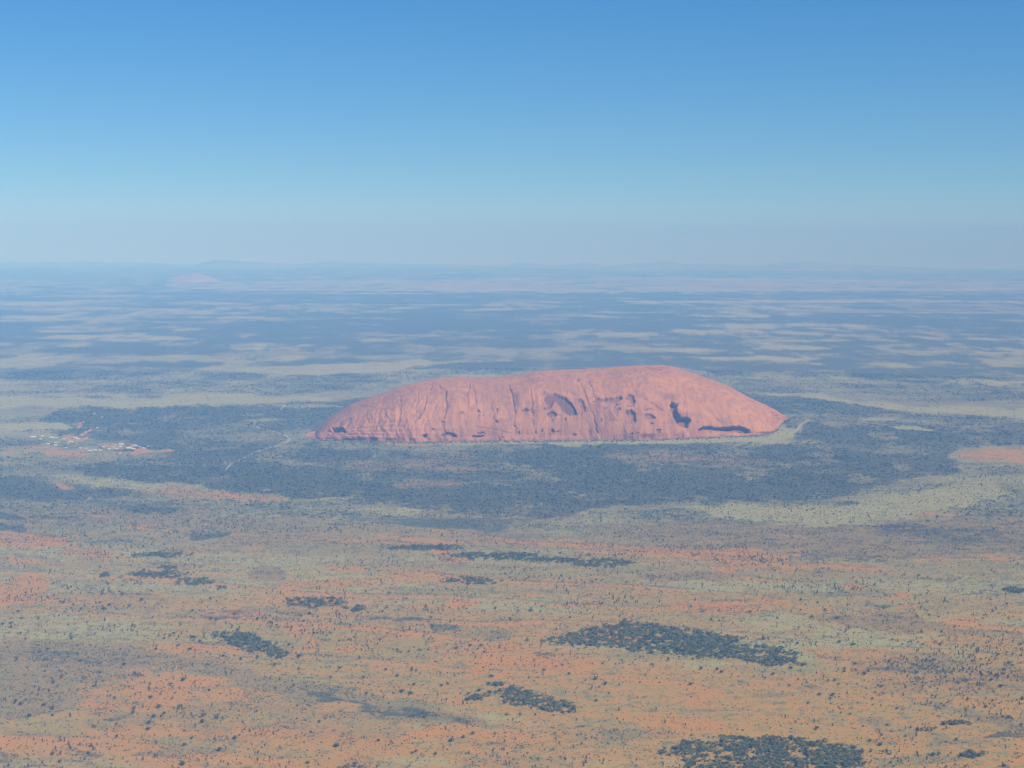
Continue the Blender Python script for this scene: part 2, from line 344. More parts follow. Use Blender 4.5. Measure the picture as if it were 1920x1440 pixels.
 ('sand', 5, ('e', 1695, 1117, 20, 4)), ('sand', 5, ('e', 1710, 1139, 22, 3)), ('sandish', 7, ('e', 1150, 1100, 60, 7)), ('sandish', 7, ('e', 1240, 1110, 60, 7)), ('sandish', 6, ('e', 1000, 1117, 60, 4)), ('sand', 6, ('e', 860, 1131, 34, 5)), ('sandish', 6, ('e', 800, 1140, 60, 6)), ('tan', 7, ('e', 1600, 1100, 30, 8)),
 ('pale', 5, ('e', 1780, 1078, 50, 2.5)), ('grass', 9, ('e', 1770, 1065, 130, 14)), ('half', 4, ('e', 1900, 1108, 26, 3.5)), ('half', 5, ('e', 1640, 1135, 26, 4)),
 ('scrub', 9, [(1500, 1150), (1680, 1148), (1780, 1175), (2000, 1195), (2000, 1205), (1750, 1190), (1640, 1180), (1540, 1165)]),
 ('half', 6, [(800, 1160), (900, 1175), (960, 1190), (900, 1192), (820, 1180), (730, 1165), (650, 1160), (700, 1155)]),
 ('scrub', 8, ('e', 900, 1195, 60, 7)), ('sandish', 8, ('e', 640, 1175, 100, 9)), ('sand', 6, ('e', 600, 1172, 26, 5)), ('sand', 6, ('e', 775, 1190, 20, 4)), ('sand', 6, ('e', 672, 1214, 26, 6)), ('sandish', 7, ('e', 830, 1206, 26, 9)), ('sandish', 8, ('e', 960, 1180, 60, 5)),
 ('tan', 12, [(560, 1260), (760, 1230), (1000, 1240), (1500, 1260), (1700, 1240), (2200, 1230), (2200, 1420), (1650, 1440), (1100, 1360), (820, 1320), (640, 1290)]),
 ('sand', 8, [(840, 1252), (900, 1235), (960, 1233), (1060, 1240), (1140, 1250), (1100, 1256), (980, 1250), (880, 1262)]), ('sandish', 9, [(880, 1262), (980, 1254), (1100, 1272), (1080, 1290), (960, 1275)]),
 ('half', 4, ('e', 1030, 1229, 80, 3)), ('scrub', 6, ('e', 850, 1250, 40, 5)),
 ('sandish', 9, [(1500, 1215), (1640, 1210), (1760, 1230), (1740, 1260), (1620, 1262), (1520, 1240)]), ('third', 8, [(1520, 1225), (1720, 1230), (1960, 1250), (1960, 1300), (1780, 1300), (1640, 1300), (1620, 1260)]),
 ('sandish', 8, [(1700, 1205), (1780, 1192), (1960, 1190), (1960, 1225), (1820, 1215)]), ('scrub', 6, [(1720, 1222), (1770, 1222), (1810, 1240), (1790, 1246), (1740, 1232)]),
 ('scrubsand', 8, ('e', 1690, 1280, 60, 22)), ('sandish', 8, ('e', 1450, 1288, 60, 8)), ('sandish', 8, ('e', 1830, 1315, 60, 8)), ('scrub', 5, ('e', 1820, 1302, 45, 3)), ('half', 4, ('e', 1500, 1292, 40, 5)), ('third', 5, ('e', 1440, 1278, 30, 3)), ('scrub', 6, ('e', 1440, 1303, 40, 5)),
 ('scrub', 7, [(1720, 1318), (1800, 1325), (1940, 1350), (1940, 1375), (1880, 1370), (1800, 1345), (1740, 1330)]), ('scrub', 6, ('e', 1645, 1358, 28, 10)), ('sand', 6, [(1590, 1347), (1615, 1348), (1660, 1378), (1640, 1385), (1610, 1370)]), ('scrubsand', 7, ('e', 1660, 1388, 40, 6)),
 ('sand', 8, [(1150, 1345), (1240, 1342), (1340, 1350), (1400, 1368), (1340, 1376), (1240, 1365)]), ('scrub', 5, ('e', 1340, 1335, 60, 4)),
 ('sandish', 8, ('e', 1700, 1397, 40, 8)), ('scrub', 8, ('e', 1780, 1392, 50, 9)), ('scrub', 8, ('e', 1740, 1425, 80, 9)), ('sand', 7, ('e', 1910, 1415, 30, 14)), ('half', 4, ('e', 1732, 1370, 20, 4)), ('half', 5, ('e', 1890, 1380, 40, 5)),
 ('scrubsand', 8, ('e', 1140, 1378, 120, 14)), ('scrub', 7, ('e', 1160, 1374, 38, 12)), ('half', 4, ('e', 1070, 1366, 60, 2.5)),
 ('scrub', 10, [(-200, 1215), (100, 1200), (240, 1205), (320, 1235), (230, 1260), (240, 1300), (130, 1340), (-200, 1380)]),
 ('scrub', 9, [(240, 1225), (400, 1235), (500, 1262), (620, 1290), (760, 1312), (900, 1345), (960, 1366), (860, 1368), (720, 1348), (600, 1330), (520, 1312), (420, 1280)]),
 ('half', 6, [(560, 1290), (700, 1318), (900, 1352), (860, 1360), (720, 1340), (620, 1318)]),
 ('scrubsand', 10, [(150, 1290), (300, 1255), (480, 1290), (640, 1330), (780, 1370), (760, 1400), (500, 1400), (300, 1380), (120, 1370)]),
 ('sand', 8, [(230, 1278), (300, 1262), (420, 1272), (460, 1282), (360, 1288)]), ('sand', 8, [(150, 1300), (260, 1296), (460, 1298), (460, 1312), (260, 1310)]), ('sandish', 7, ('e', 640, 1325, 50, 8)),
 ('sand', 8, [(750, 1390), (780, 1365), (840, 1360), (990, 1378), (980, 1388), (860, 1385)]), ('sand', 7, [(560, 1398), (590, 1385), (620, 1390), (600, 1400)]),
 ('grass', 9, ('e', 120, 1345, 60, 10)), ('tan', 9, ('e', 300, 1370, 60, 14)), ('tan', 9, [(420, 1395), (560, 1388), (900, 1400), (960, 1420), (700, 1420), (460, 1415)]), ('grass', 8, ('e', 460, 1345, 45, 12)),
 ('scrub', 8, ('e', 330, 1410, 90, 6)), ('sandish', 8, ('e', 560, 1430, 160, 9)), ('sandish', 7, ('e', 860, 1420, 40, 10)), ('third', 9, ('e', 80, 1420, 120, 24)), ('scrubsand', 8, ('e', 960, 1430, 110, 14)),
 ('half', 6, [(120, 1370), (200, 1345), (260, 1335), (250, 1345), (180, 1360), (130, 1378)]),
]
CLUMPS = [  # dense stands of mulga (outline, phrase)
 ('on the slope at lower centre right', [(1010, 1200), (1060, 1192), (1100, 1178), (1180, 1165), (1240, 1173), (1300, 1180), (1380, 1196), (1400, 1208), (1460, 1214), (1495, 1228), (1485, 1247), (1440, 1250), (1390, 1238), (1300, 1232), (1200, 1222), (1140, 1212), (1080, 1214)]),
 ('left of the long lower stand', [(408, 1190), (440, 1184), (475, 1190), (500, 1202), (540, 1226), (525, 1238), (480, 1226), (450, 1218), (420, 1202)]),
 ('on orange sand at bottom centre', [(925, 1300), (960, 1287), (985, 1296), (1020, 1305), (1072, 1318), (1078, 1334), (1040, 1337), (1000, 1327), (945, 1320), (948, 1310)]),
 ('cut by the bottom edge', [(1245, 1408), (1290, 1388), (1340, 1382), (1420, 1382), (1500, 1384), (1560, 1392), (1620, 1412), (1628, 1432), (1600, 1446), (1560, 1470), (1350, 1470), (1300, 1440)]),
 ('beside the small orange patch', ('e', 590, 1130, 58, 9)), ('beside the small orange patch', ('e', 665, 1141, 18, 4)),
 ('in a thin line below the dark woodland', ('e', 790, 1027, 70, 4.5)), ('in a thin line below the dark woodland', ('e', 895, 1042, 60, 5)),
 ('in a thin line below the dark woodland', ('e', 965, 1044, 40, 6)), ('in a thin line below the dark woodland', ('e', 1035, 1050, 45, 6)), ('in a thin line below the dark woodland', ('e', 1130, 1057, 52, 8)),
 ('below the thin broken line', ('e', 870, 1089, 50, 6)), ('below the thin broken line', ('e', 920, 1093, 22, 2.5)),
 ('on the left plain', ('e', 300, 1040, 52, 5)), ('on the left plain', ('e', 300, 1077, 44, 7)), ('on the left plain', ('e', 365, 1092, 32, 5)), ('on the left plain', ('e', 412, 1102, 11, 3)), ('on the left plain', ('e', 195, 1080, 9, 4)), ('on the left plain', ('e', 312, 1063, 12, 4)),
 ('at the bottom edge left of centre', ('e', 668, 1438, 24, 7)), ('at the right edge', ('e', 1905, 1108, 24, 2.5)), ('beside the mauve scrub at lower right', ('e', 1818, 1415, 26, 6)), ('beside the mauve scrub at lower right', ('e', 1740, 1368, 18, 3)),
 ('beside the mauve scrub at lower right', ('e', 1790, 1357, 26, 4)), ('above the bottom centre stand', ('e', 905, 1307, 24, 4)), ('above the bottom centre stand', ('e', 945, 1283, 14, 3)),
]
def shape_w(px, py, shp, soft):
    """0..1 inside-ness of outline in photo px; y counts three times because the plain is foreshortened"""
    K = 3.0
    if shp[0] == 'e':
        _, cx, cy, rx, ry = shp
        q = np.sqrt(((px - cx) / rx) ** 2 + ((py - cy) / ry) ** 2)
        d = (1 - q) * min(rx, ry * K)
        return sstep(-soft * .6, soft * .6, d)
    pts = np.array(shp, float); x0, y0 = pts.min(0); x1, y1 = pts.max(0)
    out = np.zeros(px.shape)
    m = (px > x0 - soft) & (px < x1 + soft) & (py > y0 - soft / K) & (py < y1 + soft / K)
    if not m.any(): return out
    X = px[m]; Y = py[m] * K; P = pts * (1, K); n = len(P)
    best = np.full(X.shape, 1e18); ins = np.zeros(X.shape, bool)
    for i in range(n):
        a = P[i]; b = P[(i + 1) % n]; e = b - a
        t = np.clip(((X - a[0]) * e[0] + (Y - a[1]) * e[1]) / max(e @ e, 1e-9), 0, 1)
        dd = (X - a[0] - t * e[0]) ** 2 + (Y - a[1] - t * e[1]) ** 2
        best = np.minimum(best, dd)
        c = ((a[1] > Y) != (b[1] > Y)) & (X < (b[0] - a[0]) * (Y - a[1]) / (b[1] - a[1] + 1e-12) + a[0])
        ins ^= c
    d = np.sqrt(best) * np.where(ins, 1, -1)
    out[m] = sstep(-soft, soft, d)
    return out

def cover_masks(x, y):
    """wood, sand, pale, scrub in 0..1 for points on the plain"""
    z = gz(x, y)
    px, py = project(np.stack([x, y, z], -1))
    r = np.hypot(x, y)
    # ragged outlines
    wx = (fbm(px / 46, py / 15, 41, 4) - .5); wy = (fbm(px / 46, py / 15, 57, 4) - .5)
    near = sstep(500, 900, py)
    qx = px + wx * 70; qy = py + wy * (3 + 16 * near)
    st = fbm(x / 900 + y / 3500, y / 330, 91, 5); st2 = fbm(x / 700, y / 420, 23, 5); st3 = fbm(x / 2600, y / 1500, 77, 4)
    wood = .10 + .25 * sstep(.5, .72, st3) + .10 * sstep(.5, .7, st)
    sand = np.clip(.24 + 1.8 * (st2 - .5) + .25 * sstep(6200, 4400, r), 0, .8) * sstep(11000, 7500, r)
    pale = np.clip(.32 + 1.5 * (st - .5), 0, .8)
    scrub = np.clip(.36 + 2.0 * (st3 - .5), 0, .75) * sstep(12000, 8000, r)
    # far streaks
    fs = fbm(x / 4200 + 3, y / 2000, 5, 6, .6); far = sstep(14000, 20000, r)
    wood = wood * (1 - far) + far * np.clip(.56 + 3.2 * (fs - .5), .05, 1)
    pale = pale * (1 - far) + far * np.clip(.42 - 1.5 * (fs - .5), 0, 1)
    ch = [wood, sand, pale, scrub]
    # old dune crests: long curving lines of bare sand with a strip of scrub beside them
    ca_, sa_ = cos(radians(-14)), sin(radians(-14))
    u_ = x * ca_ + y * sa_; v_ = -x * sa_ + y * ca_
    rd = 1 - np.abs(2 * fbm(u_ / 1500, v_ / 330, 701, 3, .4) - 1); rd2 = 1 - np.abs(2 * fbm(u_ / 1500, (v_ - 45) / 330, 701, 3, .4) - 1)
    nr = sstep(10500, 7500, r)
    warm_ = warmth(x, y)
    ch[1] = ch[1] * (.45 + .55 * warm_) + nr * .42 * sstep(.90, .985, rd)
    ch[3] = ch[3] + nr * .45 * sstep(.92, .985, rd2) * (1 - sstep(.92, .98, rd))
    for typ, soft, shp in PATCH:
        s = soft * (0.7 if np.mean([p[1] for p in shp]) < 700 else 1.8) if shp[0] != 'e' else soft
        wgt = shape_w(qx, qy, shp, s)
        for i, v in enumerate(T[typ]):
            if v is not None: ch[i] = ch[i] + (v - ch[i]) * wgt
    # streaky variation kept inside far patches
    ch[1] = np.clip(ch[1] + nr * .25 * (sstep(.90, .985, rd) - .3), 0, 1); ch[3] = np.clip(ch[3] + nr * .4 * (sstep(.93, .985, rd2) - .15), 0, 1)
    ch[0] = np.clip(ch[0] + far * 1.3 * (fbm(x / 1300, y / 700, 15, 5) - .5) + (1 - far) * .75 * (fbm(x / 520, y / 300, 33, 5, .62) - .5), 0, 1)
    grain = fbm(x / 380, y / 1100, 811, 5, .72) - .5
    ch[0] = np.clip(ch[0] + far * 1.5 * grain, 0, 1)
    rag = fbm(x / 210, y / 420, 821, 5, .70)                       # clearings that break the near woodland up
    ch[0] = ch[0] - (1 - far) * sstep(.54, .68, rag) * .34 * sstep(.5, .75, ch[0]) * sstep(1150, 980, py)
    ch[2] = np.clip(ch[2] + far * .6 * -grain + far * .8 * (.5 - fbm(x / 2300, y / 1300, 66, 4)), 0, 1)
    return ch, px, py
def warmth(x, y):
    r = np.hypot(x, y)
    return np.clip(sstep(9800, 5200, r + 2600 * (fbm(x / 900, y / 600, 940, 4) - .5)), 0, 1)

# ------------------------------------------------------------------ the plain
ys = np.concatenate([np.arange(497.2, 560, .5), np.arange(560, 720, 1.0), np.arange(720, 1520, 1.5)])
ang = (ys - LEVEL) / F
rr = (ang - np.sqrt(np.maximum(ang ** 2 - 2 * H / RE, 0))) * RE
rr = rr[np.isfinite(rr)]
rr = np.concatenate([[150000.0, 142000.0], rr[rr < 138000], np.linspace(rr[-1] - 60, 30, 44)])
az_in = np.arctan(np.arange(-1180, 1181, 2.2) / F)
side = np.linspace(az_in[-1] + .01, pi, 46)
az = np.concatenate([-side[::-1][:-1] if False else -side[::-1], az_in, side])
az = az[1:]                                    # -pi and pi are the same direction
X = rr[:, None] * np.sin(az)[None, :]; Y = rr[:, None] * np.cos(az)[None, :]
nr, na = X.shape
X = X.ravel(); Y = Y.ravel()
(cw, cs, cp, cc), PX, PY = cover_masks(X, Y)
Z = gz(X, Y) - 0.0
idx = np.arange(nr * na).reshape(nr, na)
a = idx[:-1, :]; b = idx[1:, :]
q = np.stack([a, np.roll(a, -1, 1), np.roll(b, -1, 1), b], -1).reshape(-1, 4)
# close the disc beneath the camera
c0 = nr * na
V = np.concatenate([np.stack([X, Y, Z], -1), [[0, 0, 0]]])
last = idx[-1]
fan = np.stack([last, np.roll(last, -1), np.full(na, c0), np.full(na, c0)], -1)
ext = lambda v: np.concatenate([v, [v[-1]]])
gnd = mesh_np('ground', V, q[:, ::-1], M_GROUND, smooth=True, attrs=dict(wood=ext(cw), sand=ext(cs), pale=ext(cp), scrub=ext(cc), warm=ext(warmth(X, Y))))
tag(gnd, 'red and straw coloured desert plain with dark woodland patches', 'ground', kind='structure')

# ------------------------------------------------------------------ the rock
def interp(pts, x): 
    p = np.array(pts, float); return np.interp(x, p[:, 0], p[:, 1])
def smooth1(v, k):
    ker = np.hanning(k + 2)[1:-1]; ker /= ker.sum()
    pad = np.concatenate([np.full(k, v[0]), v, np.full(k, v[-1])])
    return np.convolve(pad, ker, 'same')[k:-k]
BASE = [(572, 820), (600, 824), (660, 826), (760, 829), (900, 827), (1040, 826), (1200, 825), (1290, 821), (1400, 817), (1446, 812), (1458, 805), (1464, 795), (1471, 789), (1482, 785)]
TOP = [(572, 820), (588, 812), (597, 802), (608, 791), (622, 780), (660, 757), (700, 742), (740, 729), (780, 717), (820, 710), (860, 706.5), (900, 707.5), (940, 706), (975, 701.5), (1000, 697), (1040, 694.5), (1100, 692), (1160, 688), (1210, 685), (1240, 684), (1262, 688), (1300, 701), (1340, 714), (1370, 727), (1400, 744), (1430, 758), (1455, 770), (1470, 779), (1482, 785)]
NU, NV = 1400, 420
pxu = np.linspace(572.5, 1481.5, NU)
by = smooth1(interp(BASE, pxu), 11); ty = smooth1(interp(TOP, pxu), 13)
G0 = ground_at(pxu, by)                       # foot of the face
dirh = G0[:, :2] / np.linalg.norm(G0[:, :2], axis=1)[:, None]
D0 = np.linalg.norm(G0[:, :2], axis=1)
# first guess of height
endw = np.clip((by - ty) / 135, 0, 1)
depth = 1500 * endw ** .55 + 30
# v: 0 foot of the near face, 1 far foot
def profile(v, n):
    t = np.clip(v, 0, 1)
    c = 2 * t - 1
    s = 1 - np.abs(c) ** n
    return np.maximum(s, 0) ** (1 / 1.75)
th = np.linspace(0, 1, NV)
vv = .5 - .5 * np.cos(pi * th ** 0.92)          # dense at both feet
vv = vv / vv[-1]
prof = profile(vv, 2.7)
# crest leans back a little
hgt = np.full(NU, 300.0) * endw
for it in range(14):
    d = D0[:, None] + depth[:, None] * vv[None, :]
    PXY = dirh[:, None, :] * d[..., None]
    g = gz(PXY[..., 0], PXY[..., 1])
    z = g + hgt[:, None] * prof[None, :] * (1 - .10 * (1 - vv[None, :]))
    _, yy = project(np.stack([PXY[..., 0], PXY[..., 1], z], -1))
    cur = yy.min(1)
    hgt = np.maximum(hgt + (cur - ty) * D0 / F * 1.0, 1.0)
hgt = smooth1(hgt, 9)
print('rock height max', hgt.max(), 'D', D0.min(), D0.max())
P3 = np.stack([PXY[..., 0], PXY[..., 1], z], -1)
def normals(P):
    du = np.gradient(P, axis=0); dv = np.gradient(P, axis=1)
    n = np.cross(du, dv); l = np.linalg.norm(n, axis=-1, keepdims=True); n = n / np.maximum(l, 1e-9)
    return np.where(n[..., 2:3] < 0, -n, n)
N3 = normals(P3)
qx, qy = project(P3)
front = (vv < .56)[None, :] * np.ones((NU, 1))
S1 = lambda pts: [(560 + x / 4.0, 660 + y / 4.0) for x, y in pts]
S2 = lambda pts: [(1000 + x / 3.692, 660 + y / 3.692) for x, y in pts]
disp = np.zeros((NU, NV)); stain_shade = np.zeros((NU, NV))
arc = (pxu - 572)[:, None] / .262 + 0 * vv[None, :]      # metres along
hrel = prof[None, :] * np.ones((NU, 1))
steep = sstep(.93, .70, hrel) * sstep(0.0, .12, hrel)
upv = vv[None, :] * depth[:, None]
# broad buttresses, flutes that run down the face, bedding lines
wob = (fbm(arc / 700, hrel * 3, 3, 3) - .5) * 240
disp += (fbm((arc + wob) / 330, hrel * .9, 11, 3) - .5) * 60 * steep
fl = fbm((arc + wob * .6) / 62, hrel * 1.3, 12, 4)
disp += (np.abs(fl - .5) * 2 - .25) * 19 * steep * sstep(1.15, .6, arc / 2600) * sstep(.3, .55, fbm(arc / 600, hrel * 0 + .3, 19, 2))
disp += (fbm(arc / 26, hrel * 3, 14, 3) - .5) * 6 * steep
disp += (fbm(arc / 500 + upv / 70, upv / 40, 13, 3) - .5) * 8
top_g = sstep(.85, .98, hrel)
disp += (fbm((arc + upv * .8) / 160, upv / 600, 31, 4) - .5) * 9 * top_g
bed = np.sin((hrel * 60 + arc / 110 + 4 * fbm(arc / 300, hrel * 4, 8, 3)))
disp += bed * 1.8 * steep * sstep(1500, 300, arc)
def seg_dist(px, py, line, ky=1.0):
    best = np.full(px.shape, 1e9); L = np.array(line, float)
    for i in range(len(L) - 1):
        a = L[i]; e = L[i + 1] - a
        t = np.clip(((px - a[0]) * e[0] + (py - a[1]) * e[1]) / (e @ e), 0, 1)
        best = np.minimum(best, np.hypot(px - a[0] - t * e[0], py - a[1] - t * e[1]))
    return best
def fpoly(px, py, pts, soft=1.6):
    e = np.array(pts); out = np.zeros(px.shape)
    m = (px > e[:, 0].min() - 4) & (px < e[:, 0].max() + 4) & (py > e[:, 1].min() - 4) & (py < e[:, 1].max() + 4)
    X = px[m]; Y = py[m]; n = len(e); ins = np.zeros(X.shape, bool); best = np.full(X.shape, 1e9)
    for i in range(n):
        a = e[i]; b = e[(i + 1) % n]; s = b - a
        t = np.clip(((X - a[0]) * s[0] + (Y - a[1]) * s[1]) / (s @ s + 1e-9), 0, 1)
        best = np.minimum(best, np.hypot(X - a[0] - t * s[0], Y - a[1] - t * s[1]))
        ins ^= ((a[1] > Y) != (b[1] > Y)) & (X < (b[0] - a[0]) * (Y - a[1]) / (b[1] - a[1] + 1e-12) + a[0])
    out[m] = sstep(-soft * .3, soft, best * np.where(ins, 1, -1)); return out
ell = lambda cx, cy, rx, ry, n=9: [(cx + rx * cos(2 * pi * i / n + .3), cy + ry * sin(2 * pi * i / n + .3)) for i in range(n)]
jx = qx + (fbm(qx / 5, qy / 5, 71, 4, .6) - .5) * 7; jy = qy + (fbm(qx / 5, qy / 5, 72, 4, .6) - .5) * 5
HOLES = [  # (outline, depth m, strength of shade painted inside the hollow)
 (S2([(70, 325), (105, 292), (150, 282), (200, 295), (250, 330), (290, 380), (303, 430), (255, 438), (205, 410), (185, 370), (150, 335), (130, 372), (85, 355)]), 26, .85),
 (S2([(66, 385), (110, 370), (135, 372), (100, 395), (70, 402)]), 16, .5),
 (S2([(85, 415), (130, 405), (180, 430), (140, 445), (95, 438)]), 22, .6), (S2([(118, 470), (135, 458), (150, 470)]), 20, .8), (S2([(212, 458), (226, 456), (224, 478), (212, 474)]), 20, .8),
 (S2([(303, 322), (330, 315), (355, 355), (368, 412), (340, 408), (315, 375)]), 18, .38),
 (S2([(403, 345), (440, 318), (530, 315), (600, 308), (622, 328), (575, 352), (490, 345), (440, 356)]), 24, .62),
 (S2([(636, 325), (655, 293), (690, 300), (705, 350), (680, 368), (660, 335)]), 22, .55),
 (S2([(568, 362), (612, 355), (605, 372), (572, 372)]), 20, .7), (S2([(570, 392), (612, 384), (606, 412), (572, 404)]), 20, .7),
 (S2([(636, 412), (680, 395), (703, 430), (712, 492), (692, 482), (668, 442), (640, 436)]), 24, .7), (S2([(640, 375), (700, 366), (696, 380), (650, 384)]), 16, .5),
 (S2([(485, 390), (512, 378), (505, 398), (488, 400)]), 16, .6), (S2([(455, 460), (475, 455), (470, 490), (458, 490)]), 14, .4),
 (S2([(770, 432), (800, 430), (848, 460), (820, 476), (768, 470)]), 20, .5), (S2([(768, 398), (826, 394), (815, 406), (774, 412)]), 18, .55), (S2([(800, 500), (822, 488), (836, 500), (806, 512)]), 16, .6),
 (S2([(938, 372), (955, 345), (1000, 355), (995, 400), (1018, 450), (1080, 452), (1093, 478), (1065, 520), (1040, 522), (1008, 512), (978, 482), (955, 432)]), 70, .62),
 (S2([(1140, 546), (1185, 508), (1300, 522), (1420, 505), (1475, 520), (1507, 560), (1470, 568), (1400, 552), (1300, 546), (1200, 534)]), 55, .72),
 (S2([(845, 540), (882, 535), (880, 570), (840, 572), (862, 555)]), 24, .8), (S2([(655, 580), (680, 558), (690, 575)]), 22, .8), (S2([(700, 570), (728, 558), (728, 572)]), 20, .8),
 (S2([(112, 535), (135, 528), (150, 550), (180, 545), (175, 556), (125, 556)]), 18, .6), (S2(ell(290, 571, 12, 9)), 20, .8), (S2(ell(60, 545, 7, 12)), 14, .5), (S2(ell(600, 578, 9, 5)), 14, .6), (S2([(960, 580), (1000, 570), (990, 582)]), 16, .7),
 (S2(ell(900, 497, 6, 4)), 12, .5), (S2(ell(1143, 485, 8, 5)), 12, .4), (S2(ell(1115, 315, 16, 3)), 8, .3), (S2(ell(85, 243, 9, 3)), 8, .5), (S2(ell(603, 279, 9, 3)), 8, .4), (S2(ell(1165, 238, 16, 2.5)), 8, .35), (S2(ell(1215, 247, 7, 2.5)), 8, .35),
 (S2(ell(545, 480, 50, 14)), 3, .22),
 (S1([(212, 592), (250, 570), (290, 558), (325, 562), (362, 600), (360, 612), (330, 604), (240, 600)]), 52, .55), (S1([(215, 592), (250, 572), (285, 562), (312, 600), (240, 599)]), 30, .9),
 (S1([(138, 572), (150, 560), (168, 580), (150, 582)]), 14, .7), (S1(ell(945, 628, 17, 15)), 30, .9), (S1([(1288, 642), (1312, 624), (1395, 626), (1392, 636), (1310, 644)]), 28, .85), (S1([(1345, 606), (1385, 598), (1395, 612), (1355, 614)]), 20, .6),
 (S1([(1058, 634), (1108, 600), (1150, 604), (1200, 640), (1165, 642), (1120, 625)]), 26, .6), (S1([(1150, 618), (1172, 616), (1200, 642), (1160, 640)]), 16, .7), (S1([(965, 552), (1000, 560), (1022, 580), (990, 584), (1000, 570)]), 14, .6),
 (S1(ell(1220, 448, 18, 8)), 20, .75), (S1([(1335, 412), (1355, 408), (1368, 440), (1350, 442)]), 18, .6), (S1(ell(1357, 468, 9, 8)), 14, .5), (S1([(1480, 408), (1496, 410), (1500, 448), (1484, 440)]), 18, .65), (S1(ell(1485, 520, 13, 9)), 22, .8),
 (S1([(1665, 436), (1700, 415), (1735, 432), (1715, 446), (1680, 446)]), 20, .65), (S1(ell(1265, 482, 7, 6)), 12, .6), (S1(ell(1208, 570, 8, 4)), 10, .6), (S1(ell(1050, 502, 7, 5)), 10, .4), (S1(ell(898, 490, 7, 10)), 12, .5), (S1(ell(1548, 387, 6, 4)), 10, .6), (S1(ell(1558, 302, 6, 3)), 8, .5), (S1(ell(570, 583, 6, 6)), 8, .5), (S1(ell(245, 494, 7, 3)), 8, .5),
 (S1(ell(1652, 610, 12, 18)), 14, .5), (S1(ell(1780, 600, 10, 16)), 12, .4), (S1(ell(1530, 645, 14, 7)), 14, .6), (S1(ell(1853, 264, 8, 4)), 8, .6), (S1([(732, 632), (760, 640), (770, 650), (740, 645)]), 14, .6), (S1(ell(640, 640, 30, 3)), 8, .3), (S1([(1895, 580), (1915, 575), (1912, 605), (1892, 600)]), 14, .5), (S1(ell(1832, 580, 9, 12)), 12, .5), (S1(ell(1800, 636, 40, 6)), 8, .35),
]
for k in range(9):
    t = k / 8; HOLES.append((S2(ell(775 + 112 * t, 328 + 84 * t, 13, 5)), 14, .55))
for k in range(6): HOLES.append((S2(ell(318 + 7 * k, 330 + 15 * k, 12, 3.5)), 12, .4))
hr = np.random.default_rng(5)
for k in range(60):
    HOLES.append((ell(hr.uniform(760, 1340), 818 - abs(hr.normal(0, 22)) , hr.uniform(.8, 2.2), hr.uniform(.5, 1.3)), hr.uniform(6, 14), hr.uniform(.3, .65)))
for pts, dep, stn_shade in HOLES:
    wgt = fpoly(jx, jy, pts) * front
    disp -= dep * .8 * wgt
    stain_shade = np.maximum(stain_shade, stn_shade * .92 * wgt)
LINES = [ # grooves down the face: (line, depth, width px, shade painted along the groove)
 (S1([(950, 375), (905, 470), (870, 530), (835, 590)]), 16, 2.2, .28), (S1([(900, 300), (882, 430), (880, 500)]), 11, 2, .16), (S1([(1095, 290), (1112, 400), (1078, 520), (1092, 640)]), 20, 2.2, .34), (S1([(1060, 250), (1100, 300)]), 9, 2, .2),
 (S1([(770, 335), (765, 460), (735, 560), (728, 640)]), 13, 2.2, .24), (S1([(645, 330), (605, 450), (570, 600)]), 9, 2, .14), (S1([(1000, 240), (960, 330), (955, 380)]), 11, 2, .16), (S1([(1268, 240), (1270, 400), (1262, 560)]), 12, 2, .2),
 (S1([(1300, 240), (1330, 400)]), 9, 2, .12), (S1([(1575, 250), (1612, 380), (1625, 640)]), 16, 2.5, .25), (S1([(1740, 280), (1752, 420), (1765, 560)]), 15, 2.4, .35), (S1([(1450, 370), (1470, 520)]), 8, 2, .12),
 (S1([(370, 552), (500, 520), (620, 505)]), 7, 1.5, .12), (S1([(400, 640), (470, 600), (530, 570)]), 7, 1.5, .12), (S1([(300, 440), (290, 560)]), 6, 1.8, .1), (S1([(440, 400), (640, 430), (720, 450)]), 5, 1.4, .1), (S1([(1330, 560), (1460, 580), (1620, 620)]), 7, 1.4, .12), (S1([(820, 580), (810, 640)]), 10, 2.2, .3),
 (S2([(300, 190), (360, 290), (410, 420), (440, 560)]), 15, 2.2, .26), (S2([(250, 280), (320, 300)]), 7, 1.5, .15), (S2([(385, 200), (430, 320)]), 8, 1.8, .14), (S2([(830, 220), (872, 305)]), 9, 1.6, .35), (S2([(1028, 250), (1045, 340), (1062, 440)]), 12, 2, .25), (S2([(1085, 470), (1060, 560)]), 10, 2.5, .4),
 (S2([(1265, 460), (1325, 492)]), 8, 1.2, .35), (S2([(1618, 468), (1690, 548)]), 12, 1.5, .4), (S2([(1400, 270), (1540, 370), (1700, 440), (1770, 462)]), 14, 1.8, .3), (S2([(1170, 260), (1190, 420)]), 6, 2.5, .08), (S2([(1470, 420), (1550, 470)]), 6, 1.2, .12), (S2([(1260, 300), (1310, 420)]), 5, 2.2, .08), (S2([(760, 105), (920, 130)]), 8, 1.0, .35), (S2([(500, 150), (700, 160)]), 6, 1.4, .08), (S2([(1660, 430), (1740, 455)]), 10, 1.6, .4),
]
for ln, dep, wd, stn_shade in LINES:
    dd = seg_dist(qx + (fbm(qx / 11, qy / 11, 73, 3) - .5) * 9, qy, ln); wgt = np.exp(-(dd / (wd * .8)) ** 2) * front
    vary = sstep(.3, .6, fbm(jx / 9, jy / 9, 207, 3)) * .8 + .2
    disp -= dep * .75 * wgt * vary; stain_shade = np.maximum(stain_shade, stn_shade * .55 * wgt * vary)
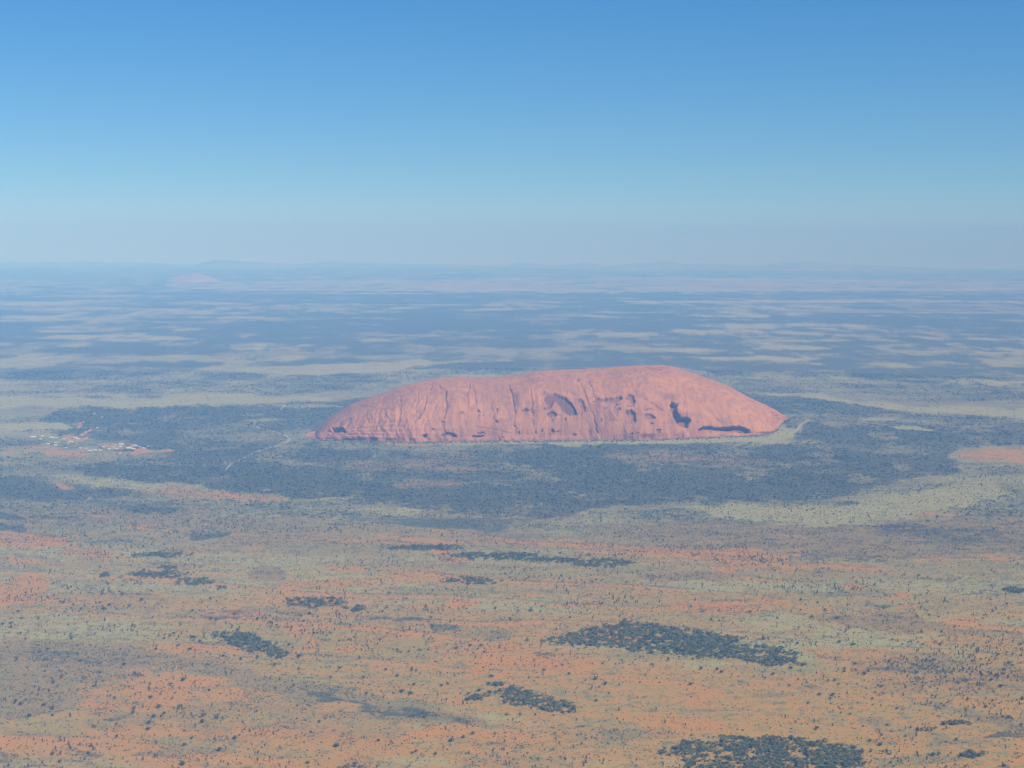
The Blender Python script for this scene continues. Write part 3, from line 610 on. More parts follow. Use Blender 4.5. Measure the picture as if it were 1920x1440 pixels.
STAINS = [(S1([(1600, 300), (1660, 300), (1668, 400), (1640, 420), (1612, 400)]), .5), (S1([(1745, 300), (1760, 300), (1775, 550), (1752, 550)]), .45), (S2([(412, 345), (470, 345), (470, 560), (440, 560), (420, 440)]), .32), (S2([(470, 400), (560, 395), (600, 500), (480, 510)]), .18), (S2([(880, 285), (980, 285), (1000, 340), (950, 350), (900, 330)]), .35),
          (S2([(990, 380), (1080, 430), (1090, 500), (1050, 560), (1020, 500)]), .35), (S1([(1820, 290), (1900, 300), (1900, 330), (1840, 340)]), .3), (S1([(900, 600), (1060, 600), (1060, 655), (900, 655)]), .12), (S1([(1130, 300), (1170, 310), (1160, 520), (1120, 500)]), .14), (S1([(300, 560), (365, 570), (365, 612), (310, 605)]), .25), (S2([(620, 470), (700, 480), (690, 505), (630, 500)]), .22), (S2([(1320, 430), (1345, 430), (1350, 500), (1320, 500)]), .1)]
for pts, stn_shade in STAINS: stain_shade = np.maximum(stain_shade, min(1.45 * stn_shade, .7) * fpoly(jx, jy, pts, 7) * front)
disp *= sstep(0, .10, hrel) * .96 + .04
# rubble apron and spurs at the foot
disp += np.clip((fbm(arc / 90, hrel * 2, 411, 5) - .5) * 80, -3, 24) * sstep(.24, .02, hrel) * endw[:, None]
P4 = P3 + N3 * disp[..., None]
# overhangs: caves are cut more steeply inward than upward
org = np.array([P4[..., 0].mean(), P4[..., 1].mean(), gz(P4[..., 0].mean(), P4[..., 1].mean())])
idx = np.arange(NU * NV).reshape(NU, NV)
q = np.stack([idx[:-1, :-1], idx[1:, :-1], idx[1:, 1:], idx[:-1, 1:]], -1).reshape(-1, 4)
P4[:, 0, 2] -= 6; P4[:, -1, 2] -= 6
rock = mesh_np('rock_monolith', (P4 - org).reshape(-1, 3), q, M_ROCK, smooth=True, attrs=dict(stain_shade=stain_shade.ravel()))
rock.location = org
tag(rock, 'huge red sandstone monolith rising alone from the desert plain', 'rock')
def on_rock_foot(px, off):
    """point just in front of the foot of the face"""
    i = np.argmin(abs(pxu - px)); d = D0[i] - off
    p = dirh[i] * d
    return np.array([p[0], p[1], gz(p[0], p[1])])

# ------------------------------------------------------------------ far hills
def ridge(name, pts, dist, mat, label, seed, depthm=5000, rough=.3):
    """pts: photo px and px height above the plain's horizon line, at a given distance"""
    xs = np.linspace(pts[0][0], pts[-1][0], 260); hp = interp(pts, xs)
    hp = smooth1(hp, 9) * (1 + rough * (fbm(xs / 9, xs * 0, seed, 4) - .5)) + 0
    n = 40; tt = np.linspace(0, 1, n)
    d = dist + depthm * (tt - .5)
    dx = (xs - 960) / F
    X = d[None, :] * dx[:, None]; Y = d[None, :] * np.ones((len(xs), 1))
    g = gz(X, Y)
    hor = 1480 - math.sqrt(2 * H / RE) * dist            # height that just meets the horizon line
    hz0 = hor - gz(0, dist)
    hm = np.maximum(hp, 0) * dist / F
    prof = np.sin(pi * tt) ** .8
    base = np.where(hp > 0.05, hz0, 0) if dist > 60000 else 0
    full = (hm + (hz0 if dist > 60000 else 0)) * np.clip(hp / 1.0, 0, 1)
    nn = fbm(X / 1300, Y / 1300, seed + 3, 5)
    Zr = full[:, None] * prof[None, :] * (1 - rough * .7 * (1 - nn)) 
    Zr *= 1 / np.maximum((prof * (1 - rough * .35)).max(), .1)
    Vv = np.stack([X, Y, g - 12 + Zr], -1)
    o0 = Vv[len(xs) // 2, 0].copy(); o0[2] = gz(o0[0], o0[1])
    idx = np.arange(len(xs) * n).reshape(len(xs), n)
    qq = np.stack([idx[:-1, :-1], idx[1:, :-1], idx[1:, 1:], idx[:-1, 1:]], -1).reshape(-1, 4)
    o = mesh_np(name, (Vv - o0).reshape(-1, 3), qq, mat, smooth=True); o.location = o0
    tag(o, label, 'hill', kind='structure'); return o
ridge('far_hills', [(370, 0), (392, 4.5), (405, 8), (430, 7), (455, 5), (480, 4.5), (500, 3), (520, 2.2), (545, .6), (560, 0)], 84000, M_HILL, 'blue flat topped range on the horizon left of centre', 1)
ridge('far_hills', [(545, 0), (580, 2.5), (610, 4.5), (650, 4.2), (680, 5), (705, 4), (730, 2), (780, 1.2), (860, 0.9), (950, .8), (965, 3.5), (980, 6), (992, 4), (1005, 2), (1060, 2), (1090, 5), (1112, 5.5), (1125, 2.5), (1150, 0)], 92000, M_HILL, 'low blue range on the horizon at the centre', 2)
ridge('far_hills', [(1140, 0), (1180, 4.5), (1215, 4.5), (1232, 8), (1245, 10), (1258, 7), (1280, 5), (1320, 6), (1350, 4.5), (1380, 3), (1430, 2.5), (1460, 8), (1500, 11), (1540, 10), (1570, 6), (1600, 5), (1640, 4), (1700, 2.5), (1760, 1), (1800, 0)], 88000, M_HILL, 'pale blue range on the horizon at right', 3)
ridge('far_hills', [(-300, 0), (-100, 3), (60, 2.5), (140, 3), (165, 4.5), (180, 2.5), (260, 2), (300, 1), (360, 0)], 95000, M_HILL, 'faint low range on the horizon at left', 4)
ridge('dome_hill', [(306, 0), (322, 7), (340, 12), (358, 15.5), (372, 15), (390, 10), (405, 4), (413, 0)], 52000, M_PALEHILL, 'pale pinkish dome hill standing before the far range', 5, 2600, .15)

# ------------------------------------------------------------------ roads
def ribbon(name, pts, wm, mat, label, lift=.5):
    g = ground_at(*np.array(pts, float).T)
    # resample smoothly
    t = np.arange(len(g)); tt = np.linspace(0, len(g) - 1, len(g) * 14)
    def cr(k, t_):
        i = np.clip(np.floor(t_).astype(int), 0, len(g) - 2); f = t_ - i
        p = lambda j: g[np.clip(j, 0, len(g) - 1), k]
        a, b, c, d = p(i - 1), p(i), p(i + 1), p(i + 2)
        return .5 * ((2 * b) + (-a + c) * f + (2 * a - 5 * b + 4 * c - d) * f * f + (-a + 3 * b - 3 * c + d) * f ** 3)
    X = cr(0, tt); Y = cr(1, tt)
    dx = np.gradient(X); dy = np.gradient(Y); l = np.hypot(dx, dy) + 1e-9
    w_ = wm * (.8 + .4 * fbm(tt * 3, tt * 0, 4, 2))
    L = np.stack([X - dy / l * w_ / 2, Y + dx / l * w_ / 2], -1); R_ = np.stack([X + dy / l * w_ / 2, Y - dx / l * w_ / 2], -1)
    Vv = np.concatenate([L, R_]); Vv = np.column_stack([Vv, gz(Vv[:, 0], Vv[:, 1]) + lift])
    n = len(X); i = np.arange(n - 1)
    o0 = Vv[0].copy()
    o = mesh_np(name, Vv - o0, np.stack([i, i + n, i + n + 1, i + 1], -1)[:, ::-1], mat); o.location = o0
    return tag(o, label, 'road', kind='structure')
Z8 = lambda x, y: (400 + x / 3.84, 740 + y / 3.84)
ribbon('road', [Z8(262, 432), Z8(330, 405), Z8(400, 382), Z8(448, 368), Z8(500, 355), Z8(530, 340), Z8(548, 318), Z8(520, 295), Z8(470, 278), Z8(420, 262), Z8(370, 250), Z8(330, 240), Z8(300, 222), Z8(292, 206), Z8(330, 197), Z8(420, 188), Z8(560, 178), Z8(650, 172)], 18, M_TRACK, 'pale winding road through dark trees left of the rock')
ribbon('road', [Z8(90, 540), Z8(130, 500), Z8(190, 470), Z8(262, 434)], 12, M_TRACK, 'faint thin road end running down through dark trees', .6)
ribbon('road', [Z8(485, 108), Z8(505, 90), Z8(522, 76)], 22, M_TRACK, 'short pale track above the winding road', .5)
ribbon('road', [(1502, 812), (1497, 806), (1500, 799), (1508, 792), (1517, 787), (1508, 785), (1490, 787)], 24, M_TRACK, 'pale forked road beside the right end of the rock')
Z3 = lambda x, y: (40 + x / 6.857, 770 + y / 6.857)
ribbon('road', [Z3(725, 225), Z3(745, 200), Z3(770, 165), Z3(805, 135)], 30, M_REDTRACK, 'short red track north of the settlement')
ribbon('road', [Z3(775, 325), Z3(810, 290), Z3(860, 262), Z3(895, 240)], 30, M_REDTRACK, 'red track leaving the settlement towards the dark wood')
ribbon('road', [Z3(750, 215), Z3(850, 212), Z3(950, 225), Z3(1060, 215)], 12, M_REDTRACK, 'thin red cross track above the settlement', .6)
ribbon('road', [Z3(750, 390), Z3(800, 375), Z3(840, 350), Z3(860, 340)], 26, M_REDTRACK, 'short red street among the settlement roofs', .6)
ribbon('road', [Z3(0, 460), Z3(60, 462), Z3(170, 462), Z3(300, 470), Z3(420, 500)], 12, M_REDTRACK, 'narrow red road along the near side of the settlement', .7)

# ------------------------------------------------------------------ settlement houses
RO = dict(white=plain('white_roof', (0.70, 0.69, 0.63), (0.55, 0.56, 0.52), .3, .5, .3), yellow=plain('cream_roof', (0.80, 0.62, 0.34), (0.7, 0.55, 0.3), .3, .5, .3),
          blue=plain('blue_roof', (0.30, 0.42, 0.52), (0.26, 0.38, 0.48), .3, .5, .3), pink=plain('rust_roof', (0.52, 0.24, 0.16), (0.46, 0.22, 0.15), .3, .6, .2), green=plain('green_roof', (0.36, 0.48, 0.42), (0.3, 0.42, 0.36), .3, .5, .3))
M_WALL = plain('painted_wall', (0.62, 0.56, 0.46), (0.55, 0.5, 0.42), .4)
M_GLASS = plain('window_glass', (0.05, 0.06, 0.07), None, 1, .1, .5)
M_DOOR = plain('painted_door', (0.25, 0.18, 0.13), None)
HOUSES = [(155, 342, 80, 'white'), (272, 334, 45, 'white'), (250, 372, 40, 'white'), (395, 350, 66, 'white'), (456, 352, 34, 'yellow'), (345, 434, 44, 'white'), (428, 414, 58, 'yellow'), (480, 408, 38, 'pink'), (545, 370, 40, 'white'), (505, 384, 30, 'green'), (640, 402, 60, 'yellow'), (600, 372, 44, 'pink'), (692, 350, 56, 'white'), (728, 366, 44, 'white'), (372, 402, 28, 'green'), (442, 448, 44, 'white'), (574, 482, 44, 'green'), (606, 416, 26, 'white'), (760, 484, 34, 'yellow'), (830, 490, 40, 'blue'), (884, 520, 62, 'white'), (950, 512, 48, 'yellow'), (1018, 514, 42, 'white'), (1130, 498, 52, 'white'), (1188, 474, 38, 'white'), (1216, 442, 36, 'green'), (1285, 436, 70, 'white'), (1276, 464, 38, 'yellow'), (1384, 486, 74, 'white'), (1466, 452, 48, 'white'), (1446, 498, 48, 'yellow'), (1574, 488, 56, 'white'), (1522, 470, 40, 'green'), (1184, 502, 30, 'white'), (1054, 470, 36, 'white'), (1086, 450, 28, 'green'), (1228, 496, 36, 'white'), (1274, 550, 34, 'yellow'), (1640, 462, 38, 'yellow'), (714, 398, 26, 'pink'), (980, 226, 36, 'white'), (1087, 231, 26, 'white'), (1036, 86, 26, 'white'), (940, 40, 34, 'white')]
def house_parts(L, W, hh, seed):
    """gabled roof with eaves over plain walls, windows and door on the near side; returns meshes of (wall, roof, veranda)"""
    l, w_ = L / 2, W / 2; rh = W * .22
    Vw = [(-l, -w_, -3), (l, -w_, -3), (l, w_, -3), (-l, w_, -3), (-l, -w_, hh), (l, -w_, hh), (l, w_, hh), (-l, w_, hh), (-l, 0, hh + rh), (l, 0, hh + rh)]
    Fw = [(0, 1, 5, 4), (2, 3, 7, 6), (1, 2, 6, 5), (3, 0, 4, 7), (4, 5, 9, 8), (7, 8, 9, 6), (5, 6, 9, 9), (4, 8, 7, 7)]
    e = 1.2; t = .25
    l2, w2 = l + e, w_ + e; sl = rh / w_; z0 = hh - e * sl + .05; zr = hh + rh + .05
    Vr = []
    for dz in (0, t): Vr += [(-l2, -w2, z0 + dz), (l2, -w2, z0 + dz), (l2, 0, zr + dz), (-l2, 0, zr + dz), (l2, w2, z0 + dz), (-l2, w2, z0 + dz)]
    Fr = [(6, 7, 8, 9), (9, 8, 10, 11), (0, 3, 2, 1), (3, 5, 4, 2), (0, 1, 7, 6), (5, 11, 10, 4), (0, 6, 9, 3), (3, 9, 11, 5), (1, 2, 8, 7), (2, 4, 10, 8)]
    return (Vw, Fw), (Vr, Fr)
def quadmesh(name, V, Fq, mat, parent):
    me = bpy.data.meshes.new(name)
    me.from_pydata([tuple(v) for v in V], [], [tuple(dict.fromkeys(f)) for f in Fq]); me.materials.append(mat); me.update()
    o = bpy.data.objects.new(name, me); COL.objects.link(o); o.parent = parent; return o
def boxvf(c, s):
    x, y, z = c; a, b, d = s
    V = [(x + i * a / 2, y + j * b / 2, z + k * d / 2) for k in (-1, 1) for j in (-1, 1) for i in (-1, 1)]
    return V, [(0, 2, 3, 1), (4, 5, 7, 6), (0, 1, 5, 4), (2, 6, 7, 3), (0, 4, 6, 2), (1, 3, 7, 5)]
RN = dict(white='white roofed', yellow='cream roofed', blue='blue roofed', pink='rust roofed', green='pale green roofed')
rows_ = sorted(range(len(HOUSES)), key=lambda i: HOUSES[i][0])
hpos = {}
cnt = {}
for i in rows_:
    x, y, wz, cname = HOUSES[i]; cnt.setdefault(cname, []).append(i)
ORD = ['first', 'second', 'third', 'fourth', 'fifth', 'sixth', 'seventh', 'eighth', 'ninth', 'tenth', 'eleventh', 'twelfth', 'thirteenth', 'fourteenth', 'fifteenth', 'sixteenth', 'seventeenth', 'eighteenth', 'nineteenth', 'twentieth', 'twenty-first', 'twenty-second', 'twenty-third', 'twenty-fourth', 'twenty-fifth', 'twenty-sixth', 'twenty-seventh', 'twenty-eighth']
for i, (x, y, wz, cname) in enumerate(HOUSES):
    px_, py_ = Z3(x, y)
    g = ground_at([px_], [py_])[0]
    L = max(12, wz / 6.857 / .268 * .84); W = L * (.5 if L > 24 else .62); hh = 4.2
    k = cnt[cname].index(i); tot = len(cnt[cname])
    if tot == 1: lab = f'only {RN[cname]} house in the settlement'
    else: lab = f'{"long" if wz > 50 else "small"} {RN[cname]} house, {ORD[k]} {RN[cname].split(" roofed")[0]} roof from the left in the settlement'
    if y < 300: lab = f'lone white roofed house among trees beyond the settlement, ' + {226: 'at the red cross track', 231: 'right of the red cross track', 86: 'in the dark wood', 40: 'farthest from the settlement'}[y]
    e_ = empty('house', g, lab, 'house', 'houses of the desert settlement', rng.uniform(-.35, .35))
    (Vw, Fw), (Vr, Fr) = house_parts(L, W, hh, i)
    quadmesh('wall', Vw, Fw, M_WALL, e_); quadmesh('roof', Vr, Fr, RO[cname], e_)
    V_, F_ = boxvf((L * .1, -W / 2 - .03, 1.1), (1.1, .08, 2.2)); quadmesh('door', V_, F_, M_DOOR, e_)
    for wx in (-.32, .34):
        V_, F_ = boxvf((L * wx, -W / 2 - .03, 1.7), (L * .12, .08, 1.3)); quadmesh('window', V_, F_, M_GLASS, e_)

# ------------------------------------------------------------------ vegetation
def ico(sub):
    import bmesh
    bm = bmesh.new(); bmesh.ops.create_icosphere(bm, subdivisions=sub, radius=1)
    v = np.array([x.co[:] for x in bm.verts]); f = np.array([[q.index for q in p.verts] for p in bm.faces]); bm.free(); return v, f
I1 = ico(1); I2 = ico(2)
def blob(seed, parts):
    """lumpy crown made of a few jagged lobes; parts: (cx,cy,cz,rx,rz,level)"""
    r = np.random.default_rng(seed); Vs = []; Fs = []; n = 0
    for cx, cy, cz, rx, rz, lv in parts:
        v, f = (I1, I2)[lv - 1]
        k = r.uniform(.72, 1.22, (len(v), 1))
        vv_ = v * k * (rx, rx, rz) + (cx, cy, cz)
        Vs.append(vv_); Fs.append(f + n); n += len(v)
    return np.concatenate(Vs), np.concatenate(Fs)
def leaves(seed, n, fn, size):
    r = np.random.default_rng(seed); P = fn(r, n)
    a = r.normal(size=(n, 3)); a /= np.linalg.norm(a, axis=1)[:, None]
    b = np.cross(a, r.normal(size=(n, 3))); b /= np.linalg.norm(b, axis=1)[:, None]
    s = r.uniform(.6, 1.3, (n, 1)) * size
    V = np.stack([P + a * s, P - a * s * .6 + b * s * .7, P - a * s * .5 - b * s * .8], 1).reshape(-1, 3)
    return V, np.arange(3 * n).reshape(n, 3)
def join(*vf):
    Vs, Fs, n = [], [], 0
    for v, f in vf: Vs.append(v); Fs.append(f + n); n += len(v)
    return np.concatenate(Vs), np.concatenate(Fs)
def mulga_crown(seed):
    r = np.random.default_rng(seed)
    parts = [(0, 0, 4.6, 3.6, 1.9, 1)]
    for k in range(6):
        t = r.uniform(0, 2 * pi); d = r.uniform(2.2, 4.2)
        parts.append((d * cos(t), d * sin(t), r.uniform(3.8, 5.8), r.uniform(1.9, 2.9), r.uniform(1.1, 1.7), 1))
    return join(blob(seed, parts), leaves(seed, 60, lambda q, n: np.column_stack([q.normal(0, 3.2, n), q.normal(0, 3.2, n), q.uniform(3.2, 7, n)]), .9))
def round_crown(seed):
    r = np.random.default_rng(seed)
    parts = [(0, 0, 5.2, 3.9, 3.2, 1)]
    for k in range(5):
        t = r.uniform(0, 2 * pi); d = r.uniform(1.6, 3.2)
        parts.append((d * cos(t), d * sin(t), r.uniform(3.6, 7.2), r.uniform(1.7, 2.5), r.uniform(1.4, 2.2), 1))
    return join(blob(seed, parts), leaves(seed, 60, lambda q, n: np.column_stack([q.normal(0, 2.7, n), q.normal(0, 2.7, n), q.uniform(2.5, 8.8, n)]), .9))
def oak_crown(seed):
    r = np.random.default_rng(seed); parts = []
    for k in range(6):
        h = 3.0 + 1.5 * k
        parts.append((r.normal(0, .45), r.normal(0, .45), h, (2.2 - .26 * k) * r.uniform(.8, 1.15), 1.35, 1))
    return join(blob(seed, parts), leaves(seed, 40, lambda q, n: np.column_stack([q.normal(0, 1.3, n), q.normal(0, 1.3, n), q.uniform(2.2, 11, n)]), .8))
def trunk(seed, h, r_, forks=2):
    """tapered trunk with limbs"""
    rs = np.random.default_rng(seed); Vs = []; Fs = []; n = 0
    def limb(a, b, r1, r2):
        nonlocal n
        k = 6; th_ = np.arange(k) * 2 * pi / k
        d = np.array(b) - a; d = d / np.linalg.norm(d); u = np.cross(d, (0.3, 1, 0.1)); u /= np.linalg.norm(u); v_ = np.cross(d, u)
        ring = lambda c, rr_: np.array(c) + rr_ * (np.cos(th_)[:, None] * u + np.sin(th_)[:, None] * v_)
        Vs.append(np.concatenate([ring(a, r1), ring(b, r2)]))
        i = np.arange(k); j = (i + 1) % k
        Fs.append(np.stack([i, j, j + k, i + k], -1) + n); n += 2 * k
    mid = np.array([rs.normal(0, .15), rs.normal(0, .15), h * .5])
    limb(np.array([0, 0, -.6]), mid, r_, r_ * .75); limb(mid, np.array([0, 0, h]), r_ * .75, r_ * .3)
    for q_ in range(forks):
        t = rs.uniform(0, 2 * pi); limb(mid, np.array([cos(t) * h * .35, sin(t) * h * .35, h * .92]), r_ * .5, r_ * .2)
    return np.concatenate(Vs), np.concatenate(Fs)
KINDS = dict(mulga=(mulga_crown, M_MULGA, 4.5, .28, 3), round=(round_crown, M_ROUND, 5, .32, 3), oak=(oak_crown, M_OAK, 8.5, .22, 2))
PROTO = {}
for kname, (fn, mat, th_, tr_, nf) in KINDS.items():
    PROTO[kname] = []
    for s in range(5):
        v, f = fn(100 + s)
        me_o = mesh_np('crown', v, f, mat, smooth=False); tv, tf = trunk(200 + s, th_, tr_, nf)
        tr_o = mesh_np('trunk', tv, tf, M_BARK)
        PROTO[kname].append((me_o, tr_o, v, f))
        for o in (me_o, tr_o): COL.objects.unlink(o)
def plant(kind, name, P, s, label, cat, group, var, sz=(1, 1)):
    e_ = bpy.data.objects.new(name, None); COL.objects.link(e_)
    e_.location = P; e_.rotation_euler = (0, 0, rng.uniform(0, 6.28)); e_.scale = (s * sz[0], s * sz[0], s * sz[1])
    tag(e_, label, cat, group)
    for src in PROTO[kind][var][:2]:
        c = src.copy(); COL.objects.link(c); c.parent = e_
    return e_
def stuff_mesh(name, pts, scale, protos, mat, label, cat, zs=None):
    """many plants too many to count, one mesh"""
    n = len(pts); var = rng.integers(0, len(protos), n); Vs = []; Fs = []; off = 0
    zs = np.ones(n) if zs is None else zs
    o0 = np.array([pts[:, 0].mean(), pts[:, 1].mean(), 0])
    for k, (v, f) in enumerate(protos):
        sel = np.where(var == k)[0]
        if not len(sel): continue
        a_ = rng.uniform(0, 2 * pi, len(sel)); ca, sa = np.cos(a_), np.sin(a_); sc = scale[sel]
        X = (v[None, :, 0] * ca[:, None] - v[None, :, 1] * sa[:, None]) * sc[:, None] + pts[sel, 0][:, None] - o0[0]
        Y = (v[None, :, 0] * sa[:, None] + v[None, :, 1] * ca[:, None]) * sc[:, None] + pts[sel, 1][:, None] - o0[1]
        Zz = v[None, :, 2] * (sc * zs[sel])[:, None] + pts[sel, 2][:, None]
        Vs.append(np.stack([X, Y, Zz], -1).reshape(-1, 3))
        Fs.append((f[None] + (np.arange(len(sel)) * len(v))[:, None, None]).reshape(-1, 3) + off); off += len(sel) * len(v)
    o = mesh_np(name, np.concatenate(Vs), np.concatenate(Fs), mat); o.location = o0
    return tag(o, label, cat, kind='stuff')
def sample_wedge(n, rmin, rmax, halfpx=1150):
    a_ = rng.uniform(-math.atan(halfpx / F), math.atan(halfpx / F), n); r_ = np.sqrt(rng.uniform(rmin ** 2, rmax ** 2, n))
    x, y = r_ * np.sin(a_), r_ * np.cos(a_); return x, y

# mulga in dense stands
mul = []; mgrp = []
for ci, (phrase, shp) in enumerate(CLUMPS):
    if shp[0] == 'e': _, cx, cy, rx, ry = shp; bx = (cx - rx, cy - ry, cx + rx, cy + ry)
    else:
        p = np.array(shp, float); bx = (*p.min(0), *p.max(0))
    cnr = ground_at([bx[0] - 8, bx[2] + 8, bx[0] - 8, bx[2] + 8], [bx[1] - 3, bx[1] - 3, bx[3] + 3, bx[3] + 3])
    x0, x1, y0, y1 = cnr[:, 0].min(), cnr[:, 0].max(), cnr[:, 1].min(), cnr[:, 1].max()
    gx_, gy_ = np.meshgrid(np.arange(x0, x1, 9.6), np.arange(y0, y1, 8.6))
    gx_ = gx_ + 4.8 * (np.arange(gx_.shape[0]) % 2)[:, None]; n = gx_.size
    x = gx_.ravel() + rng.uniform(-3.4, 3.4, n); y = gy_.ravel() + rng.uniform(-3.4, 3.4, n)
    px, py = project(np.column_stack([x, y, gz(x, y)]))
    jx_ = px + (fbm(x / 60, y / 60, 301 + ci, 3) - .5) * 26; jy_ = py + (fbm(x / 60, y / 60, 351 + ci, 3) - .5) * 8
    wgt = shape_w(jx_, jy_, shp, 10)
    gap = fbm(x / 19, y / 24, 77, 2)
    keep = (rng.uniform(0, 1, n) < wgt * sstep(.33, .43, gap + (.05 if ci in (1, 2) else 0)) * .9)
    for xx, yy in zip(x[keep], y[keep]): mul.append((xx, yy)); mgrp.append(ci)
mul = np.array(mul); mgrp = np.array(mgrp)
mpx, mpy = project(np.column_stack([mul, gz(mul[:, 0], mul[:, 1])]))
order = np.argsort(np.where((mpx > 4) & (mpx < 1916) & (mpy < 1440), -mpy, 1e6))
print('mulga', len(mul))
tall = .5 + .8 * rng.uniform(0, 1, len(mul)) ** 1.3
first300 = np.zeros(len(mul), bool); first300[order[:300]] = True
for i in order[:300]:
    ci = mgrp[i]; same = (mgrp == ci) & first300
    fx = (mpx[i] - mpx[same].min()) / (np.ptp(mpx[same]) + 1e-6)
    fy = (mpy[same] < mpy[i]).mean()
    wv = ['left end', 'left side', 'left middle', 'exact middle', 'right middle', 'right side', 'right end'][min(int(fx * 7), 6)]
    hv = ['rearmost rows', 'rear rows', 'middle rows', 'front rows', 'foremost rows'][min(int(fy * 5), 4)]
    P = (mul[i, 0], mul[i, 1], gz(mul[i, 0], mul[i, 1]))
    plant('mulga', 'mulga_tree', P, tall[i], f'mulga tree, {hv}, {wv} of the stand {CLUMPS[ci][0]}', 'tree', f'mulga trees of the stand {CLUMPS[ci][0]}', int(rng.integers(5)))
rest = order[300:]
mp = np.column_stack([mul[rest], gz(mul[rest, 0], mul[rest, 1])])
stuff_mesh('mulga_wood', mp, tall[rest], [(p[2], p[3]) for p in PROTO['mulga']], M_MULGA, 'dense dark mulga trees filling the rest of the stands', 'trees')

# rounded single trees placed where the photograph shows them
T7 = [(125, 215), (1155, 78), (1410, 98), (1200, 265), (1140, 310), (935, 312), (1065, 290), (985, 245), (1045, 215), (1150, 240), (1340, 350), (1445, 365), (1545, 355), (1650, 403), (1795, 352), (1265, 128), (1300, 133), (1545, 128), (1390, 180), (1425, 195), (950, 657), (985, 695), (925, 715), (895, 750), (890, 790), (1220, 710), (1215, 745), (1300, 720), (700, 835), (265, 645), (125, 640), (175, 710), (315, 665), (905, 600), (1035, 605), (1100, 495), (1025, 520), (900, 520), (745, 400), (480, 380), (320, 510), (230, 125), (130, 125), (65, 155), (15, 160), (285, 310), (240, 325), (530, 935), (315, 940), (1320, 915), (1105, 885), (1150, 845), (800, 690), (805, 665), (1410, 845), (360, 985), (1095, 1000), (430, 245), (1855, 96), (620, 70), (600, 30), (850, 15), (380, 30), (655, 45), (110, 85), (95, 625)]
T4 = [(1040, 805), (1425, 658), (1350, 658), (1300, 490), (1250, 485), (1195, 522), (1135, 573), (1265, 445), (1560, 410), (985, 495), (1020, 485), (830, 490), (735, 440), (545, 450), (410, 398), (360, 450), (560, 540), (595, 548), (760, 530), (810, 540), (185, 328), (240, 90), (410, 95), (445, 60), (510, 60), (895, 52), (925, 112), (180, 400), (670, 405), (1145, 270), (1205, 272), (1225, 305), (860, 295), (1070, 285), (1465, 240), (1850, 458), (1905, 485), (1855, 580), (1160, 765), (1105, 785), (820, 875), (840, 865), (395, 835), (630, 805), (230, 930), (950, 880), (1700, 430), (1285, 62), (1415, 75), (1540, 78), (1485, 75), (1370, 118), (20, 100), (20, 140), (120, 95)]
T5 = [(675, 378), (690, 376), (610, 397), (45, 487), (195, 405), (105, 400), (220, 420), (510, 430), (650, 462), (830, 570), (845, 548), (600, 495), (770, 545), (705, 595), (1205, 625), (755, 738), (1110, 828), (1055, 805), (1470, 712), (1520, 712), (1560, 705), (1440, 880), (1410, 885), (1170, 930), (1690, 882), (1810, 945), (1405, 400), (1525, 405), (1630, 358), (1835, 370), (1800, 430), (1770, 440), (1720, 420), (1735, 465), (1790, 500), (1705, 615), (1580, 400), (970, 375), (975, 410), (1020, 430), (910, 415), (1120, 500), (1100, 495), (1030, 180), (1060, 225), (1180, 237), (880, 250), (960, 265), (1385, 100), (1440, 108), (800, 72), (725, 110), (665, 70), (760, 30), (665, 15), (380, 80), (160, 125), (205, 130), (585, 275), (455, 232), (870, 115), (855, 465), (820, 467), (875, 487), (1320, 742), (1345, 745), (1375, 748), (1400, 750), (1910, 570), (1835, 675), (1800, 670), (1900, 265), (1825, 35), (1905, 715), (1540, 800), (1600, 880), (1640, 885), (1570, 888), (1620, 872)]
rt = [(x / 3.2, 1120 + y / 3.2, 1.25) for x, y in T7] + [(500 + x / 3, 1120 + y / 3, 1.15) for x, y in T4] + [(1280 + x / 3, 1120 + y / 3, 1.15) for x, y in T5]
rt = np.array(rt)
RG = ground_at(rt[:, 0], rt[:, 1] + 2)
# slim trees over the rest of the foreground
dn = []
x, y = sample_wedge(150000, 3900, 10800)
(cw_, cs_, cp_, cc_), px, py = cover_masks(x, y)
patchy = fbm(x / 240, y / 150, 210, 4)
HOT = [(1640, 1225, 260, 60, .9), (1830, 1260, 160, 50, 1.3), (180, 1130, 150, 40, 1.0), (420, 1150, 220, 25, .9), (1540, 1110, 150, 20, 1.3), (1450, 1040, 240, 22, 1.3), (700, 1180, 190, 24, .9), (120, 1010, 200, 25, 1.0), (560, 985, 200, 25, .8), (1130, 1090, 220, 25, .6), (1650, 1290, 80, 30, .9), (1100, 990, 200, 18, 1.0), (80, 1420, 150, 40, .6), (820, 1400, 110, 25, .5), (1130, 1270, 120, 20, .45)]
den = .050 + .30 * sstep(.50, .66, patchy)
for hx, hy, hrx, hry, hs in HOT: den = den + .55 * hs * np.exp(-(((px - hx) / hrx) ** 2 + ((py - hy) / hry) ** 2) * 1.6) * sstep(.36, .58, patchy)
den = den * (1 - .85 * sstep(.8, 1.0, cp_)) * sstep(1480, 1100, py) ** .0
bare = np.exp(-(((px - 1330) / 330) ** 2 + ((py - 1310) / 52) ** 2)) + np.exp(-(((px - 680) / 200) ** 2 + ((py - 1262) / 26) ** 2)) + np.exp(-(((px - 640) / 260) ** 2 + ((py - 1400) / 16) ** 2))
den *= np.clip(1 - .9 * bare, .05, 1)
keep = rng.uniform(0, 1, len(x)) < den * .60
kx, ky, kpx, kpy, kcp = x[keep], y[keep], px[keep], py[keep], cw_[keep]
print('scattered', len(kx))
ordr = np.argsort(np.where((kpx > 3) & (kpx < 1917) & (kpy < 1438), -kpy, 1e6))
ks = .40 + .8 * rng.uniform(0, 1, len(kx)) ** 1.7
kw = rng.uniform(.85, 1.25, len(kx))
ind = ordr[:300]
